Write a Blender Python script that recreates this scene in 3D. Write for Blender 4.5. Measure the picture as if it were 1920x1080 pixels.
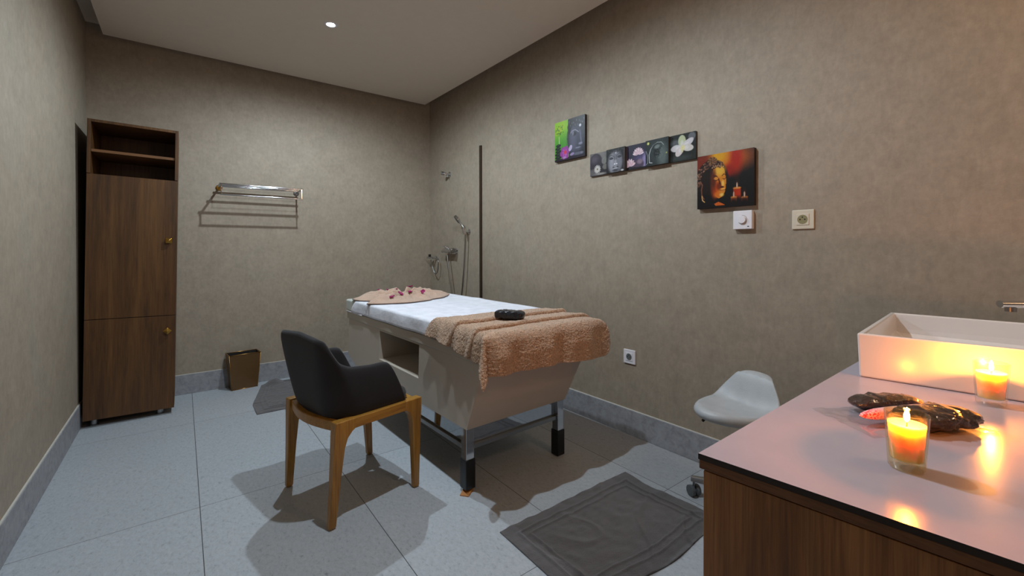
import bpy, bmesh, math, random
import numpy as np
from math import sin, cos, pi, radians, sqrt, hypot
from mathutils import Vector, Matrix, noise

for o in list(bpy.data.objects): bpy.data.objects.remove(o)
scn = bpy.context.scene
COL = scn.collection
random.seed(7)

# ------------------------------------------------------------------ camera
CAMH = 1.161
yaw, pitch, roll = 0.65209, -0.00959, -0.0018
fwv = Vector((sin(yaw)*cos(pitch), cos(yaw)*cos(pitch), sin(pitch)))
rv = Vector((cos(yaw), -sin(yaw), 0)); uv = rv.cross(fwv)
rr = rv*cos(roll) + uv*sin(roll); uu = uv*cos(roll) - rv*sin(roll)
cd = bpy.data.cameras.new('camera'); cam = bpy.data.objects.new('camera', cd); COL.objects.link(cam)
M = Matrix((( rr.x, uu.x, -fwv.x, 0), (rr.y, uu.y, -fwv.y, 0), (rr.z, uu.z, -fwv.z, CAMH), (0, 0, 0, 1)))
cam.matrix_world = M
cd.sensor_width = 36; cd.lens = 810.65/1920*36
cd.shift_y = -(540-474.64)/1920
cd.clip_start = 0.02
scn.camera = cam

# ------------------------------------------------------------------ world, exposure
w = bpy.data.worlds.new('world'); scn.world = w; w.use_nodes = True
w.node_tree.nodes['Background'].inputs[0].default_value = (0.02, 0.02, 0.02, 1)
w.node_tree.nodes['Background'].inputs[1].default_value = 0.1
vs = scn.view_settings
vs.view_transform = 'Standard'; vs.look = 'None'; vs.gamma = 1; vs.use_curve_mapping = False
vs.exposure = 0.85
LAMP_POWER = 51.0
LAMP_COLOR = (0.80, 0.93, 1.02)
CANDLE_POWER = 1.25
WARM_FILL_POWER = 27.0  # energy of the added fill globe

# ------------------------------------------------------------------ materials
def s2l(c):
    return tuple((x/12.92 if x <= 0.04045 else ((x+0.055)/1.055)**2.4) for x in c)
def rgb(r, g, b): return (*s2l((r/255, g/255, b/255)), 1)

class NT:
    def __init__(s, name):
        s.m = bpy.data.materials.new(name); s.m.use_nodes = True
        s.t = s.m.node_tree; s.n = s.t.nodes; s.b = s.n['Principled BSDF']; s.o = s.n['Material Output']
    def N(s, ty, **kw):
        n = s.n.new(ty)
        for k, v in kw.items():
            if k.startswith('i_'):
                key = k[2:]; key = int(key) if key.isdigit() else key.replace('_', ' ')
                n.inputs[key].default_value = v
            else: setattr(n, k, v)
        return n
    def L(s, a, b): s.t.links.new(a, b)
    def coord(s, kind='Object', scale=(1, 1, 1), rot=(0, 0, 0)):
        tc = s.N('ShaderNodeTexCoord'); mp = s.N('ShaderNodeMapping')
        mp.inputs['Scale'].default_value = scale; mp.inputs['Rotation'].default_value = rot
        if kind == 'World':
            g = s.N('ShaderNodeNewGeometry'); s.L(g.outputs['Position'], mp.inputs[0])
        else: s.L(tc.outputs[kind], mp.inputs[0])
        return mp.outputs[0]
    def noise(s, vec, scale, detail=4, rough=.5, dist=0):
        n = s.N('ShaderNodeTexNoise'); n.inputs['Scale'].default_value = scale
        n.inputs['Detail'].default_value = detail; n.inputs['Roughness'].default_value = rough
        n.inputs['Distortion'].default_value = dist; s.L(vec, n.inputs['Vector']); return n.outputs[0]
    def ramp(s, fac, stops):
        r = s.N('ShaderNodeValToRGB'); e = r.color_ramp.elements
        while len(e) < len(stops): e.new(.5)
        for el, (p, c) in zip(e, stops): el.position = p; el.color = c
        s.L(fac, r.inputs[0]); return r.outputs[0]
    def mix(s, a, b, fac=.5, mode='MIX'):
        m = s.N('ShaderNodeMix', data_type='RGBA', blend_type=mode)
        for sock, v in ((m.inputs[0], fac), (m.inputs[6], a), (m.inputs[7], b)):
            if hasattr(v, 'links'): s.L(v, sock)
            else: sock.default_value = v
        return m.outputs[2]
    def bump(s, h, strength=.2, dist=.01, prev=None):
        b = s.N('ShaderNodeBump'); b.inputs['Strength'].default_value = strength
        b.inputs['Distance'].default_value = dist; s.L(h, b.inputs['Height'])
        if prev: s.L(prev, b.inputs['Normal'])
        return b.outputs[0]
    def set(s, **kw):
        for k, v in kw.items():
            k = k.replace('_', ' ')
            if hasattr(v, 'links'): s.L(v, s.b.inputs[k])
            else: s.b.inputs[k].default_value = v
        return s.m

def plain(name, c, rough=.5, metal=0, bumpscale=0, bumpstr=.1, spec=.5, var=.06, **kw):
    t = NT(name); v = t.coord(); n = t.noise(v, 18, 3)
    dark = tuple(x*(1-var) for x in c[:3])+(1,); lite = tuple(min(1, x*(1+var)) for x in c[:3])+(1,)
    t.set(Base_Color=t.ramp(n, [(.3, dark), (.7, lite)]), Roughness=rough, Metallic=metal, Specular_IOR_Level=spec)
    if bumpscale: t.set(Normal=t.bump(t.noise(v, bumpscale, 4), bumpstr, .002))
    for k, val in kw.items(): t.set(**{k: val})
    return t.m

def plaster():
    t = NT('tadelakt_plaster'); v = t.coord('World')
    n1 = t.noise(v, 1.3, 5, .6, .4); n2 = t.noise(v, 9, 8, .7, .3); n3 = t.noise(v, 34, 5, .65)
    n4 = t.noise(t.coord('World', (1, 1, .35)), 60, 4, .65, .5)
    c = t.ramp(n1, [(.32, rgb(150, 138, 123)), (.5, rgb(156, 143, 127)), (.7, rgb(153, 145, 132))])
    c2 = t.ramp(n2, [(.33, rgb(140, 129, 114)), (.52, rgb(156, 144, 128)), (.72, rgb(169, 156, 140))])
    c = t.mix(c, c2, .45)
    c = t.mix(c, t.ramp(n4, [(.3, (.88, .88, .88, 1)), (.7, (1.07, 1.07, 1.07, 1))]), .7, 'MULTIPLY')
    c3 = t.ramp(n3, [(.35, (.86, .86, .86, 1)), (.62, (1.06, 1.05, 1.04, 1))])
    c = t.mix(c, c3, .55, 'MULTIPLY')
    b = t.bump(n2, .12, .01); b = t.bump(n3, .15, .004, b)
    return t.set(Base_Color=c, Roughness=.62, Normal=b, Specular_IOR_Level=.35)
def tiles():
    t = NT('stone_floor_tiles'); g = t.N('ShaderNodeNewGeometry'); sx = t.N('ShaderNodeSeparateXYZ'); t.L(g.outputs['Position'], sx.inputs[0])
    def grid(sock, off, size, wd):
        a = t.N('ShaderNodeMath', operation='SUBTRACT'); t.L(sock, a.inputs[0]); a.inputs[1].default_value = off
        d = t.N('ShaderNodeMath', operation='DIVIDE'); t.L(a.outputs[0], d.inputs[0]); d.inputs[1].default_value = size
        f = t.N('ShaderNodeMath', operation='FLOORED_MODULO'); t.L(d.outputs[0], f.inputs[0]); f.inputs[1].default_value = 1
        h = t.N('ShaderNodeMath', operation='SUBTRACT'); t.L(f.outputs[0], h.inputs[0]); h.inputs[1].default_value = .5
        ab = t.N('ShaderNodeMath', operation='ABSOLUTE'); t.L(h.outputs[0], ab.inputs[0])
        gt = t.N('ShaderNodeMath', operation='GREATER_THAN'); t.L(ab.outputs[0], gt.inputs[0]); gt.inputs[1].default_value = .5-wd/size/2
        fl = t.N('ShaderNodeMath', operation='FLOOR'); t.L(d.outputs[0], fl.inputs[0])
        return gt.outputs[0], fl.outputs[0]
    gx, ix = grid(sx.outputs[0], .0563, .6, .0028); gy, iy = grid(sx.outputs[1], 3.594, 1.2, .0022)
    mx = t.N('ShaderNodeMath', operation='MAXIMUM'); t.L(gx, mx.inputs[0]); t.L(gy, mx.inputs[1])
    cb = t.N('ShaderNodeCombineXYZ'); t.L(ix, cb.inputs[0]); t.L(iy, cb.inputs[1])
    wn = t.N('ShaderNodeTexWhiteNoise'); t.L(cb.outputs[0], wn.inputs[0])
    v = t.coord('World', (1, .55, 1), (0, 0, radians(35)))
    n1 = t.noise(v, 3.2, 6, .6, .6); n2 = t.noise(v, 75, 8, .78, .5); n3 = t.noise(t.coord('World'), 160, 3, .6)
    c = t.ramp(n1, [(.3, rgb(166, 173, 180)), (.7, rgb(176, 182, 188))])
    c2 = t.ramp(n2, [(.32, rgb(104, 108, 114)), (.43, rgb(164, 170, 177)), (.7, rgb(188, 194, 201))])
    c = t.mix(c, c2, .62)
    c3 = t.ramp(n3, [(.28, (.55, .57, .6, 1)), (.40, (1, 1, 1, 1))])
    c = t.mix(c, c3, .55, 'MULTIPLY')
    tv = t.ramp(wn.outputs[0], [(0, (.95, .95, .95, 1)), (1, (1.04, 1.04, 1.04, 1))])
    c = t.mix(c, tv, 1.0, 'MULTIPLY')
    c = t.mix(c, rgb(62, 62, 64), mx.outputs[0])
    b = t.bump(n2, .22, .004); b = t.bump(n3, .12, .002, b)
    return t.set(Base_Color=c, Roughness=.55, Normal=b, Specular_IOR_Level=.4)
def stone_base():
    t = NT('stone_skirting'); v = t.coord('World')
    n = t.noise(v, 26, 8, .7, .5)
    return t.set(Base_Color=t.ramp(n, [(.3, rgb(122, 123, 128)), (.5, rgb(146, 147, 152)), (.72, rgb(160, 161, 166))]), Roughness=.55, Normal=t.bump(n, .15, .004))
def wood(name, dark, mid, lite, axis='Z', sc=1.0, rough=.42):
    t = NT(name)
    s = {'Z': (9, 9, .55), 'X': (.55, 9, 9), 'Y': (9, .55, 9)}[axis]
    v = t.coord('Object', tuple(q*sc for q in s))
    n1 = t.noise(v, 1.4, 5, .6, 1.2); n2 = t.noise(v, 7, 6, .7, .6)
    s2 = tuple(q*(6 if q*sc > 2 else 1.5) for q in s)
    n3 = t.noise(t.coord('Object', s2), 4, 3, .7)
    c = t.ramp(n1, [(.3, dark), (.5, mid), (.68, lite)])
    c = t.mix(c, t.ramp(n2, [(.35, dark), (.6, mid), (.75, lite)]), .5)
    c = t.mix(c, t.ramp(n3, [(.38, (.62, .6, .58, 1)), (.55, (1.05, 1.05, 1.05, 1))]), .6, 'MULTIPLY')
    return t.set(Base_Color=c, Roughness=rough, Normal=t.bump(n3, .08, .002))
def cloth(name, c1, c2, scale=600, bs=.6, rough=.95, sheen=.3, big=0, bd=.002):
    t = NT(name); v = t.coord()
    n = t.noise(v, scale, 3, .7); nb = t.noise(v, 14, 4, .6)
    c = t.mix(t.ramp(n, [(.3, c1), (.7, c2)]), t.ramp(nb, [(.3, (.85, .85, .85, 1)), (.7, (1.08, 1.08, 1.08, 1))]), .8, 'MULTIPLY')
    b = t.bump(n, bs, bd)
    if big: b = t.bump(nb, big, .01, b)
    return t.set(Base_Color=c, Roughness=rough, Sheen_Weight=sheen, Normal=b, Specular_IOR_Level=.2)
def thin_glass(name, tint=(.96, .97, .95, 1), refl=.06, rough=.02):
    t = NT(name); t.n.remove(t.b)
    tr = t.N('ShaderNodeBsdfTransparent'); tr.inputs[0].default_value = tint
    gl = t.N('ShaderNodeBsdfGlossy'); gl.inputs['Roughness'].default_value = rough
    lw = t.N('ShaderNodeLayerWeight'); lw.inputs[0].default_value = .35
    mp = t.N('ShaderNodeMapRange'); mp.inputs['To Min'].default_value = refl; mp.inputs['To Max'].default_value = .75
    t.L(lw.outputs['Facing'], mp.inputs[0])
    pw = t.N('ShaderNodeMath', operation='POWER'); t.L(mp.outputs[0], pw.inputs[0]); pw.inputs[1].default_value = 1.4
    ms = t.N('ShaderNodeMixShader'); t.L(pw.outputs[0], ms.inputs[0]); t.L(tr.outputs[0], ms.inputs[1]); t.L(gl.outputs[0], ms.inputs[2])
    t.L(ms.outputs[0], t.o.inputs[0]); return t.m
def emis(name, c, s):
    t = NT(name); t.set(Base_Color=c, Emission_Color=c, Emission_Strength=s); return t.m
def printed(name):
    t = NT(name); a = t.N('ShaderNodeVertexColor', layer_name='print')
    return t.set(Base_Color=a.outputs[0], Roughness=.38, Specular_IOR_Level=.3)

MT = dict(
    plaster=plaster(), floor=tiles(), base=stone_base(),
    ceil=plain('ceiling_paint', rgb(214, 203, 190), .8, var=.015),
    walnut=wood('walnut_veneer', rgb(54, 33, 15), rgb(88, 57, 27), rgb(112, 76, 38)),
    walnut_h=wood('walnut_edge', rgb(88, 58, 34), rgb(118, 80, 48), rgb(140, 98, 62), 'X'),
    walnut_v=wood('walnut_vanity', rgb(88, 54, 22), rgb(150, 100, 52), rgb(184, 132, 76)),
    oak=wood('oak', rgb(140, 94, 34), rgb(172, 124, 50), rgb(190, 144, 66), 'Z', 1.6, .38),
    oak_h=wood('oak_rail', rgb(140, 94, 34), rgb(172, 124, 50), rgb(190, 144, 66), 'X', 1.6, .38),
    black_fabric=cloth('charcoal_fabric', rgb(30, 30, 33), rgb(52, 52, 56), 900, .5, .9, .15),
    chrome=plain('chrome', rgb(205, 208, 212), .09, 1, var=.01),
    chrome_d=plain('satin_steel', rgb(150, 150, 150), .3, 1, var=.02),
    mirror=plain('polished_steel', rgb(196, 202, 208), .035, 1, var=.01),
    brass=plain('brass', rgb(190, 145, 70), .28, 1, var=.05),
    gold=plain('gold_frame', rgb(170, 130, 74), .35, 1, var=.05),
    bin=plain('bin_leatherette', rgb(92, 66, 34), .35, var=.06, bumpscale=150, bumpstr=.1),
    black=plain('black_plastic', rgb(18, 18, 20), .35),
    black_in=plain('black_bin_inside', rgb(14, 12, 11), .7),  # inner faces of the bin coloured black, no separate liner
    taupe=plain('taupe_laminate', rgb(188, 178, 165), .38, var=.015),
    vinyl=plain('pale_vinyl', rgb(206, 212, 206), .4, bumpscale=90, bumpstr=.12),
    white_plastic=plain('white_plastic', rgb(222, 220, 226), .35, var=.01),
    cream_plastic=plain('cream_plastic', rgb(206, 198, 180), .35, var=.01),
    socket_dark=plain('socket_recess', rgb(134, 128, 92), .45, var=.02),
    hole=plain('dark_hole', rgb(12, 11, 10), .8),
    sheet=cloth('white_sheet', rgb(224, 226, 238), rgb(240, 242, 252), 350, .25, .9, .1, .35),
    peach=cloth('peach_terry', rgb(206, 164, 136), rgb(246, 210, 184), 300, 1.0, .95, .5, .25, .008),
    beige=cloth('beige_terry', rgb(160, 116, 86), rgb(255, 214, 178), 150, 1.0, .95, .5, .3, .014),
    edge_line=cloth('dark_edge_cloth', rgb(70, 60, 56), rgb(96, 84, 78), 500, .4),
    mat=cloth('grey_terry', rgb(74, 71, 74), rgb(112, 108, 112), 380, 1.0, .95, .4, .3, .006),
    ceramic=plain('white_ceramic', rgb(232, 226, 224), .16, var=.008),
    top=plain('white_laminate_top', rgb(180, 171, 182), .22, var=.02, bumpscale=60, bumpstr=.02),
    top_edge=plain('dark_laminate_edge', rgb(34, 24, 20), .45),
    glass=thin_glass('cup_glass'), glow_tint_glass=thin_glass('glow_tinted_cup_glass', (1, .93, .70, 1), .06), film=thin_glass('clear_film', (.97, .97, .97, 1), .02, .12),  # amber tint puts the near candle's glow into the glass colour
    wick=plain('charred_wick', rgb(40, 26, 18), .9),
    magenta=plain('magenta_petal', rgb(150, 26, 92), .6, var=.25),
    stoolv=plain('stool_vinyl', rgb(172, 176, 180), .42, bumpscale=260, bumpstr=.35),
    wedge=plain('scrap_wood', rgb(170, 112, 52), .6, var=.15),
    speck=plain('dark_speck', rgb(30, 26, 22), .8),
    rubber=plain('grey_rubber', rgb(96, 100, 102), .5),
    profile=plain('dark_profile', rgb(70, 58, 48), .35, .6),
    grey_mark=plain('grey_print', rgb(150, 144, 140), .5, var=.01),
)
def wax():
    t = NT('candle_wax'); v = t.coord(); n = t.noise(v, 55, 4, .6)
    return t.set(Base_Color=t.ramp(n, [(.3, rgb(255, 214, 130)), (.7, rgb(255, 232, 170))]), Roughness=.4,
                 Subsurface_Weight=1.0, Subsurface_Radius=(.022, .018, .009), Subsurface_Scale=1.0)
MT['wax'] = wax()
def flame_mat():
    t = NT('flame'); t.n.remove(t.b)
    e = t.N('ShaderNodeEmission'); e.inputs[0].default_value = (1, .60, .22, 1); e.inputs[1].default_value = 30
    tr = t.N('ShaderNodeBsdfTransparent'); a = t.N('ShaderNodeAddShader'); t.L(e.outputs[0], a.inputs[0]); t.L(tr.outputs[0], a.inputs[1])
    t.L(a.outputs[0], t.o.inputs[0]); return t.m
MT['flame'] = flame_mat()
def pinkroll():
    t = NT('pink_roll'); v = t.coord(); sx = t.N('ShaderNodeSeparateXYZ'); t.L(v, sx.inputs[0])
    ab = t.N('ShaderNodeMath', operation='ABSOLUTE'); t.L(sx.outputs[0], ab.inputs[0])
    f = t.ramp(ab.outputs[0], [(.055, (0, 0, 0, 1)), (.078, (1, 1, 1, 1))])
    n = t.noise(v, 300, 2); rd = t.ramp(n, [(.42, rgb(224, 60, 86)), (.55, rgb(250, 190, 196))])
    return t.set(Base_Color=t.mix(rgb(222, 184, 186), rd, f), Roughness=.6)
MT['pink'] = pinkroll()
def packet():
    t = NT('dark_plastic_packet'); v = t.coord('Object', (1.2, 3, 1)); n = t.noise(v, 45, 4, .6, 1.5)
    return t.set(Base_Color=t.ramp(n, [(.35, rgb(26, 18, 16)), (.7, rgb(58, 42, 36))]), Roughness=.16, Coat_Weight=.6, Coat_Roughness=.05, Normal=t.bump(n, .9, .01))
MT['packet'] = packet()
MT['pouch'] = plain('black_film', rgb(26, 30, 38), .16, bumpscale=60, bumpstr=.8)

# ------------------------------------------------------------------ mesh helpers
def obj(name, bm, m, parent=None, smooth=False, bevel=0, seg=2, sub=0, autos=None):
    me = bpy.data.meshes.new(name); bmesh.ops.recalc_face_normals(bm, faces=bm.faces[:]); bm.to_mesh(me); bm.free()
    o = bpy.data.objects.new(name, me); COL.objects.link(o)
    for q in (m if isinstance(m, (list, tuple)) else [m]): me.materials.append(q)
    if smooth or bevel or sub:
        for p in me.polygons: p.use_smooth = True
    if autos is not None:
        me.set_sharp_from_angle(angle=radians(autos))
    if bevel:
        b = o.modifiers.new('bevel', 'BEVEL'); b.width = bevel; b.segments = seg; b.limit_method = 'ANGLE'; b.angle_limit = radians(35)
        b.harden_normals = True
    if sub:
        s = o.modifiers.new('subsurf', 'SUBSURF'); s.levels = sub; s.render_levels = sub
    if parent: o.parent = parent
    return o
def thing(name, label, cat, loc=(0, 0, 0), rz=0, group=None):
    o = bpy.data.objects.new(name, None); COL.objects.link(o); o.empty_display_size = .05
    o.location = loc; o.rotation_euler = (0, 0, rz); o['label'] = label; o['category'] = cat
    if group: o['group'] = group
    return o
def tag(o, label, cat, group=None):
    o['label'] = label; o['category'] = cat
    if group: o['group'] = group
    return o
def struct(name, bm, m, **kw):
    o = obj(name, bm, m, **kw); o['kind'] = 'structure'; return o
def box(bm, x0, x1, y0, y1, z0, z1, mat=0, mtx=None):
    vs_ = [bm.verts.new((x, y, z)) for z in (z0, z1) for x, y in ((x0, y0), (x1, y0), (x1, y1), (x0, y1))]
    fs = [(0, 3, 2, 1), (4, 5, 6, 7), (0, 1, 5, 4), (1, 2, 6, 5), (2, 3, 7, 6), (3, 0, 4, 7)]
    out = [bm.faces.new([vs_[i] for i in f]) for f in fs]
    for f in out: f.material_index = mat
    if mtx is not None: bmesh.ops.transform(bm, matrix=mtx, verts=vs_)
    return vs_
def BX(*a, **k): bm = bmesh.new(); box(bm, *a, **k); return bm
def prism(bm, pts, z0, z1):
    lo = [bm.verts.new((x, y, z0)) for x, y in pts]; hi = [bm.verts.new((x, y, z1)) for x, y in pts]
    n = len(pts); bm.faces.new(lo[::-1]); bm.faces.new(hi)
    for i in range(n): bm.faces.new((lo[i], lo[(i+1) % n], hi[(i+1) % n], hi[i]))
def rings(bm, R, cap=True, closed=True):
    V = [[bm.verts.new(p) for p in r] for r in R]; n = len(R[0])
    for a, b in zip(V, V[1:]):
        for i in range(n if closed else n-1):
            bm.faces.new((a[i], a[(i+1) % n], b[(i+1) % n], b[i]))
    if cap and closed: bm.faces.new(V[0][::-1]); bm.faces.new(V[-1])
    return V
def lathe(bm, prof, seg=32, c=(0, 0, 0), cap=True):
    R = [[(c[0]+r*cos(2*pi*i/seg), c[1]+r*sin(2*pi*i/seg), c[2]+z) for i in range(seg)] for r, z in prof]
    return rings(bm, R, cap)
def tube(bm, pts, r, seg=10, cap=True):
    pts = [Vector(p) for p in pts]; R = []; up = Vector((0, 0, 1)); nprev = None
    for i, p in enumerate(pts):
        d = (pts[min(i+1, len(pts)-1)]-pts[max(i-1, 0)]).normalized()
        if nprev is None:
            n = d.cross(up) if abs(d.dot(up)) < .95 else d.cross(Vector((1, 0, 0)))
        else: n = nprev - d*nprev.dot(d)
        n.normalize(); nprev = n; b = d.cross(n)
        rad = r[i] if isinstance(r, (list, tuple)) else r
        R.append([p+(n*cos(2*pi*k/seg)+b*sin(2*pi*k/seg))*rad for k in range(seg)])
    return rings(bm, R, cap)
def smoothpath(P, n=8):
    P = [Vector(p) for p in P]; out = []
    for i in range(len(P)-1):
        p0 = P[max(i-1, 0)]; p1 = P[i]; p2 = P[i+1]; p3 = P[min(i+2, len(P)-1)]
        for k in range(n):
            t = k/n
            out.append(.5*((2*p1)+(p2-p0)*t+(2*p0-5*p1+4*p2-p3)*t*t+(3*p1-p0-3*p2+p3)*t**3))
    out.append(P[-1]); return out
def grid(bm, nu, nv, f, solid=0):
    V = [[bm.verts.new(f(i/(nu-1), j/(nv-1))) for j in range(nv)] for i in range(nu)]
    for i in range(nu-1):
        for j in range(nv-1): bm.faces.new((V[i][j], V[i+1][j], V[i+1][j+1], V[i][j+1]))
    return V
def lerp(a, b, t): return a+(b-a)*t
def sstep(a, b, x):
    t = max(0, min(1, (x-a)/(b-a))); return t*t*(3-2*t)
def interp(x, xs, ys):
    return float(np.interp(x, xs, ys))

# ------------------------------------------------------------------ the room
XL, XR, YB, ZS, ZU, YF = -.5404, 2.1822, 4.3477, 2.70, 2.806, -1.3
WR = math.tan(-.01446)
def wx(y): return XR+WR*(y-YB)
RW = math.atan2(-1, .01446)          # rotation of things on the right wall
T = .12
bm = bmesh.new(); prism(bm, [(XL-T, YF-T), (wx(YF)+T, YF-T), (XR+T, YB+T), (XL-T, YB+T)], -.1, 0); struct('floor', bm, MT['floor'])
bm = bmesh.new(); prism(bm, [(XL-T, YF-T), (XL, YF-T), (XL, YB+T), (XL-T, YB+T)], 0, ZU); struct('wall_left', bm, MT['plaster'])
bm = bmesh.new(); prism(bm, [(wx(YF), YF-T), (wx(YF)+T, YF-T), (XR+T, YB+T), (XR, YB)], 0, ZU); struct('wall_right', bm, MT['plaster'])
bm = bmesh.new(); prism(bm, [(XL, YB), (XR, YB), (XR+T, YB+T), (XL, YB+T)], 0, ZU); struct('wall_back', bm, MT['plaster'])
bm = bmesh.new(); prism(bm, [(XL, YF-T), (wx(YF), YF-T), (wx(YF), YF), (XL, YF)], 0, ZU); struct('wall_front', bm, MT['plaster'])
bm = bmesh.new(); prism(bm, [(XL-T, YF-T), (wx(YF)+T, YF-T), (XR+T, YB+T), (XL-T, YB+T)], ZU, ZU+.1); struct('ceiling', bm, MT['ceil'])
bm = bmesh.new(); prism(bm, [(XL+.1035, YF+.1), (wx(YF)-.11, YF+.1), (XR-.111, YB-.109), (XL+.1035, YB-.109)], ZS, ZU-.03); struct('ceiling', bm, MT['ceil'])
# hangers of the dropped slab
bm = bmesh.new()
for x in (0.2, 1.5):
    for y in (0, 1.5, 3.2): box(bm, x-.04, x+.04, y-.04, y+.04, ZU-.03, ZU)
struct('trim_1', bm, MT['ceil'])
ZB = .157; tb = .010
bm = bmesh.new(); box(bm, XL, XL+tb, YF, YB, 0, ZB); struct('baseboard_left', bm, MT['base'], bevel=.002)
bm = bmesh.new(); box(bm, XL+tb, XR-tb, YB-tb, YB, 0, ZB); struct('baseboard_back', bm, MT['base'], bevel=.002)
bm = bmesh.new(); prism(bm, [(wx(YF)-tb, YF), (wx(YF), YF), (XR, YB), (XR-tb, YB)], 0, ZB); struct('baseboard_right', bm, MT['base'], bevel=.002)
gm_ = plain('pale_grout', rgb(196, 194, 186), .7)
struct('trim_3', BX(XL, XL+.007, YF, YB, ZB, ZB+.003), gm_)
struct('trim_4', BX(XL+.007, XR-.007, YB-.007, YB, ZB, ZB+.003), gm_)
bm = bmesh.new(); prism(bm, [(wx(YF)-.007, YF), (wx(YF), YF), (XR, YB), (XR-.007, YB)], ZB, ZB+.003); struct('trim_5', bm, gm_)
# vertical dark wall channel beside the shower
yR = 3.338
bm = BX(-.012, .012, -.018, 0, .16, 2.112)
o = struct('trim_2', bm, MT['profile'], bevel=.002); o.location = (wx(yR), yR, 0); o.rotation_euler = (0, 0, RW)
o['label'] = 'narrow dark vertical metal channel on the wall beside the shower'

# ------------------------------------------------------------------ ceiling lamps
def downlight(x, y, label, power):
    t = thing('recessed_spotlight', label, 'ceiling light', (x, y, ZS), 0, 'recessed ceiling spotlights')
    bm = bmesh.new(); lathe(bm, [(.026, -.001), (.029, -.004), (.040, -.004), (.043, 0)], 40, cap=False); obj('trim_ring', bm, MT['white_plastic'], t, smooth=True)
    bm = bmesh.new(); lathe(bm, [(.001, -.0015), (.026, -.0015)], 32, cap=False); obj('lens', bm, MT['lens'], t)
    ld = bpy.data.lights.new('spot_lamp', 'SPOT'); ld.energy = power; ld.color = LAMP_COLOR
    ld.spot_size = radians(178); ld.spot_blend = .6; ld.shadow_soft_size = .018
    lo = bpy.data.objects.new('spot_lamp', ld); COL.objects.link(lo); lo.parent = t; lo.location = (0, 0, -.025)
    return t
MT['lens'] = emis('lens_glow', (.85, .95, 1, 1), 40)
downlight(.821, 3.114, 'small round glowing ceiling spotlight above the grey armchair', LAMP_POWER)
downlight(.81, 1.50, 'round ceiling spotlight over the middle of the room, above the picture edge', LAMP_POWER)

# unseen globe added as warm fill, over the vanity's far end, outside the frame
t = thing('added_fill_globe', 'unseen globe added for warm fill light over the vanity beyond the basin', 'lamp', (1.72, -.62, ZS))
bm = bmesh.new(); tube(bm, [(0, 0, 0), (0, 0, -.30)], .004, 8); lathe(bm, [(.045, -.001), (.045, -.02), (.01, -.03)], 24); obj('cord', bm, MT['black'], t, smooth=True, autos=40)
bm = bmesh.new(); lathe(bm, [(.1*sin(pi*k/16)+.0005, -.40+.1*cos(pi*k/16)) for k in range(17)], 32, cap=False); obj('globe', bm, emis('fill_globe_glow', (1, .72, .46, 1), 14), t, smooth=True)
ld = bpy.data.lights.new('fill_globe_light', 'POINT'); ld.energy = WARM_FILL_POWER; ld.color = (1, .64, .38); ld.shadow_soft_size = .11
lo = bpy.data.objects.new('fill_globe_light', ld); COL.objects.link(lo); lo.parent = t; lo.location = (0, 0, -.40)

# ------------------------------------------------------------------ tall cabinet
def tall_cabinet():
    t = thing('tall_cabinet', 'tall narrow dark walnut cabinet in the corner with two open shelves on top', 'cabinet', (-.520, 3.885, 0), 0)
    t.rotation_euler = (0, radians(1.15), 0)
    W, D, z0, z1 = .468, .44, .062, 2.012; th = .018
    bm = bmesh.new()
    box(bm, 0, th, .02, D, z0, z1); box(bm, W-th, W, .02, D, z0, z1)
    box(bm, th, W-th, .02, D, z1-th, z1); box(bm, th, W-th, .02, D, z0, z0+th)
    box(bm, th, W-th, D-.01, D, z0+th, z1-th)
    box(bm, th, W-th, .02, D-.01, 1.625, 1.625+th)
    # front edging round the open part
    box(bm, 0, th, 0, .02, 1.660, z1); box(bm, W-th, W, 0, .02, 1.660, z1); box(bm, th, W-th, 0, .02, z1-th, z1)
    obj('carcass', bm, MT['walnut'], t, bevel=.001, seg=1)
    obj('shelf', BX(th+.001, W-th-.001, .012, D-.011, 1.802, 1.820), MT['walnut_h'], t, bevel=.001)
    for i, (a, b, kz) in enumerate(((.708, 1.656, 1.233), (.052, .704, .60))):
        d = obj('door', BX(.001, W-.001, 0, .019, a, b), MT['walnut'], t, bevel=.0012)
        bm = bmesh.new(); cx, s = W-.045, .025
        R = []
        for r_, y_ in ((.006, 0), (.006, -.012), (s, -.014), (s, -.020), (.004, -.034)):
            an = [0, pi/2, pi, 3*pi/2] if i else [pi/4+k*pi/2 for k in range(4)]
            R.append([(cx+r_*cos(q), y_, kz+r_*sin(q)) for q in an])
        rings(bm, R); obj('knob', bm, MT['brass'], d, bevel=.001)
    for x in (.05, W-.08):
        for y in (.06, D-.06):
            bm = bmesh.new(); zb = abs(x)*.02+.0035
            lathe(bm, [(.022, zb), (.023, zb+.006), (.019, zb+.008), (.019, .062)], 20, (x, y, 0)); obj('leg', bm, MT['chrome_d'], t, smooth=True, autos=40)
tall_cabinet()

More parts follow.
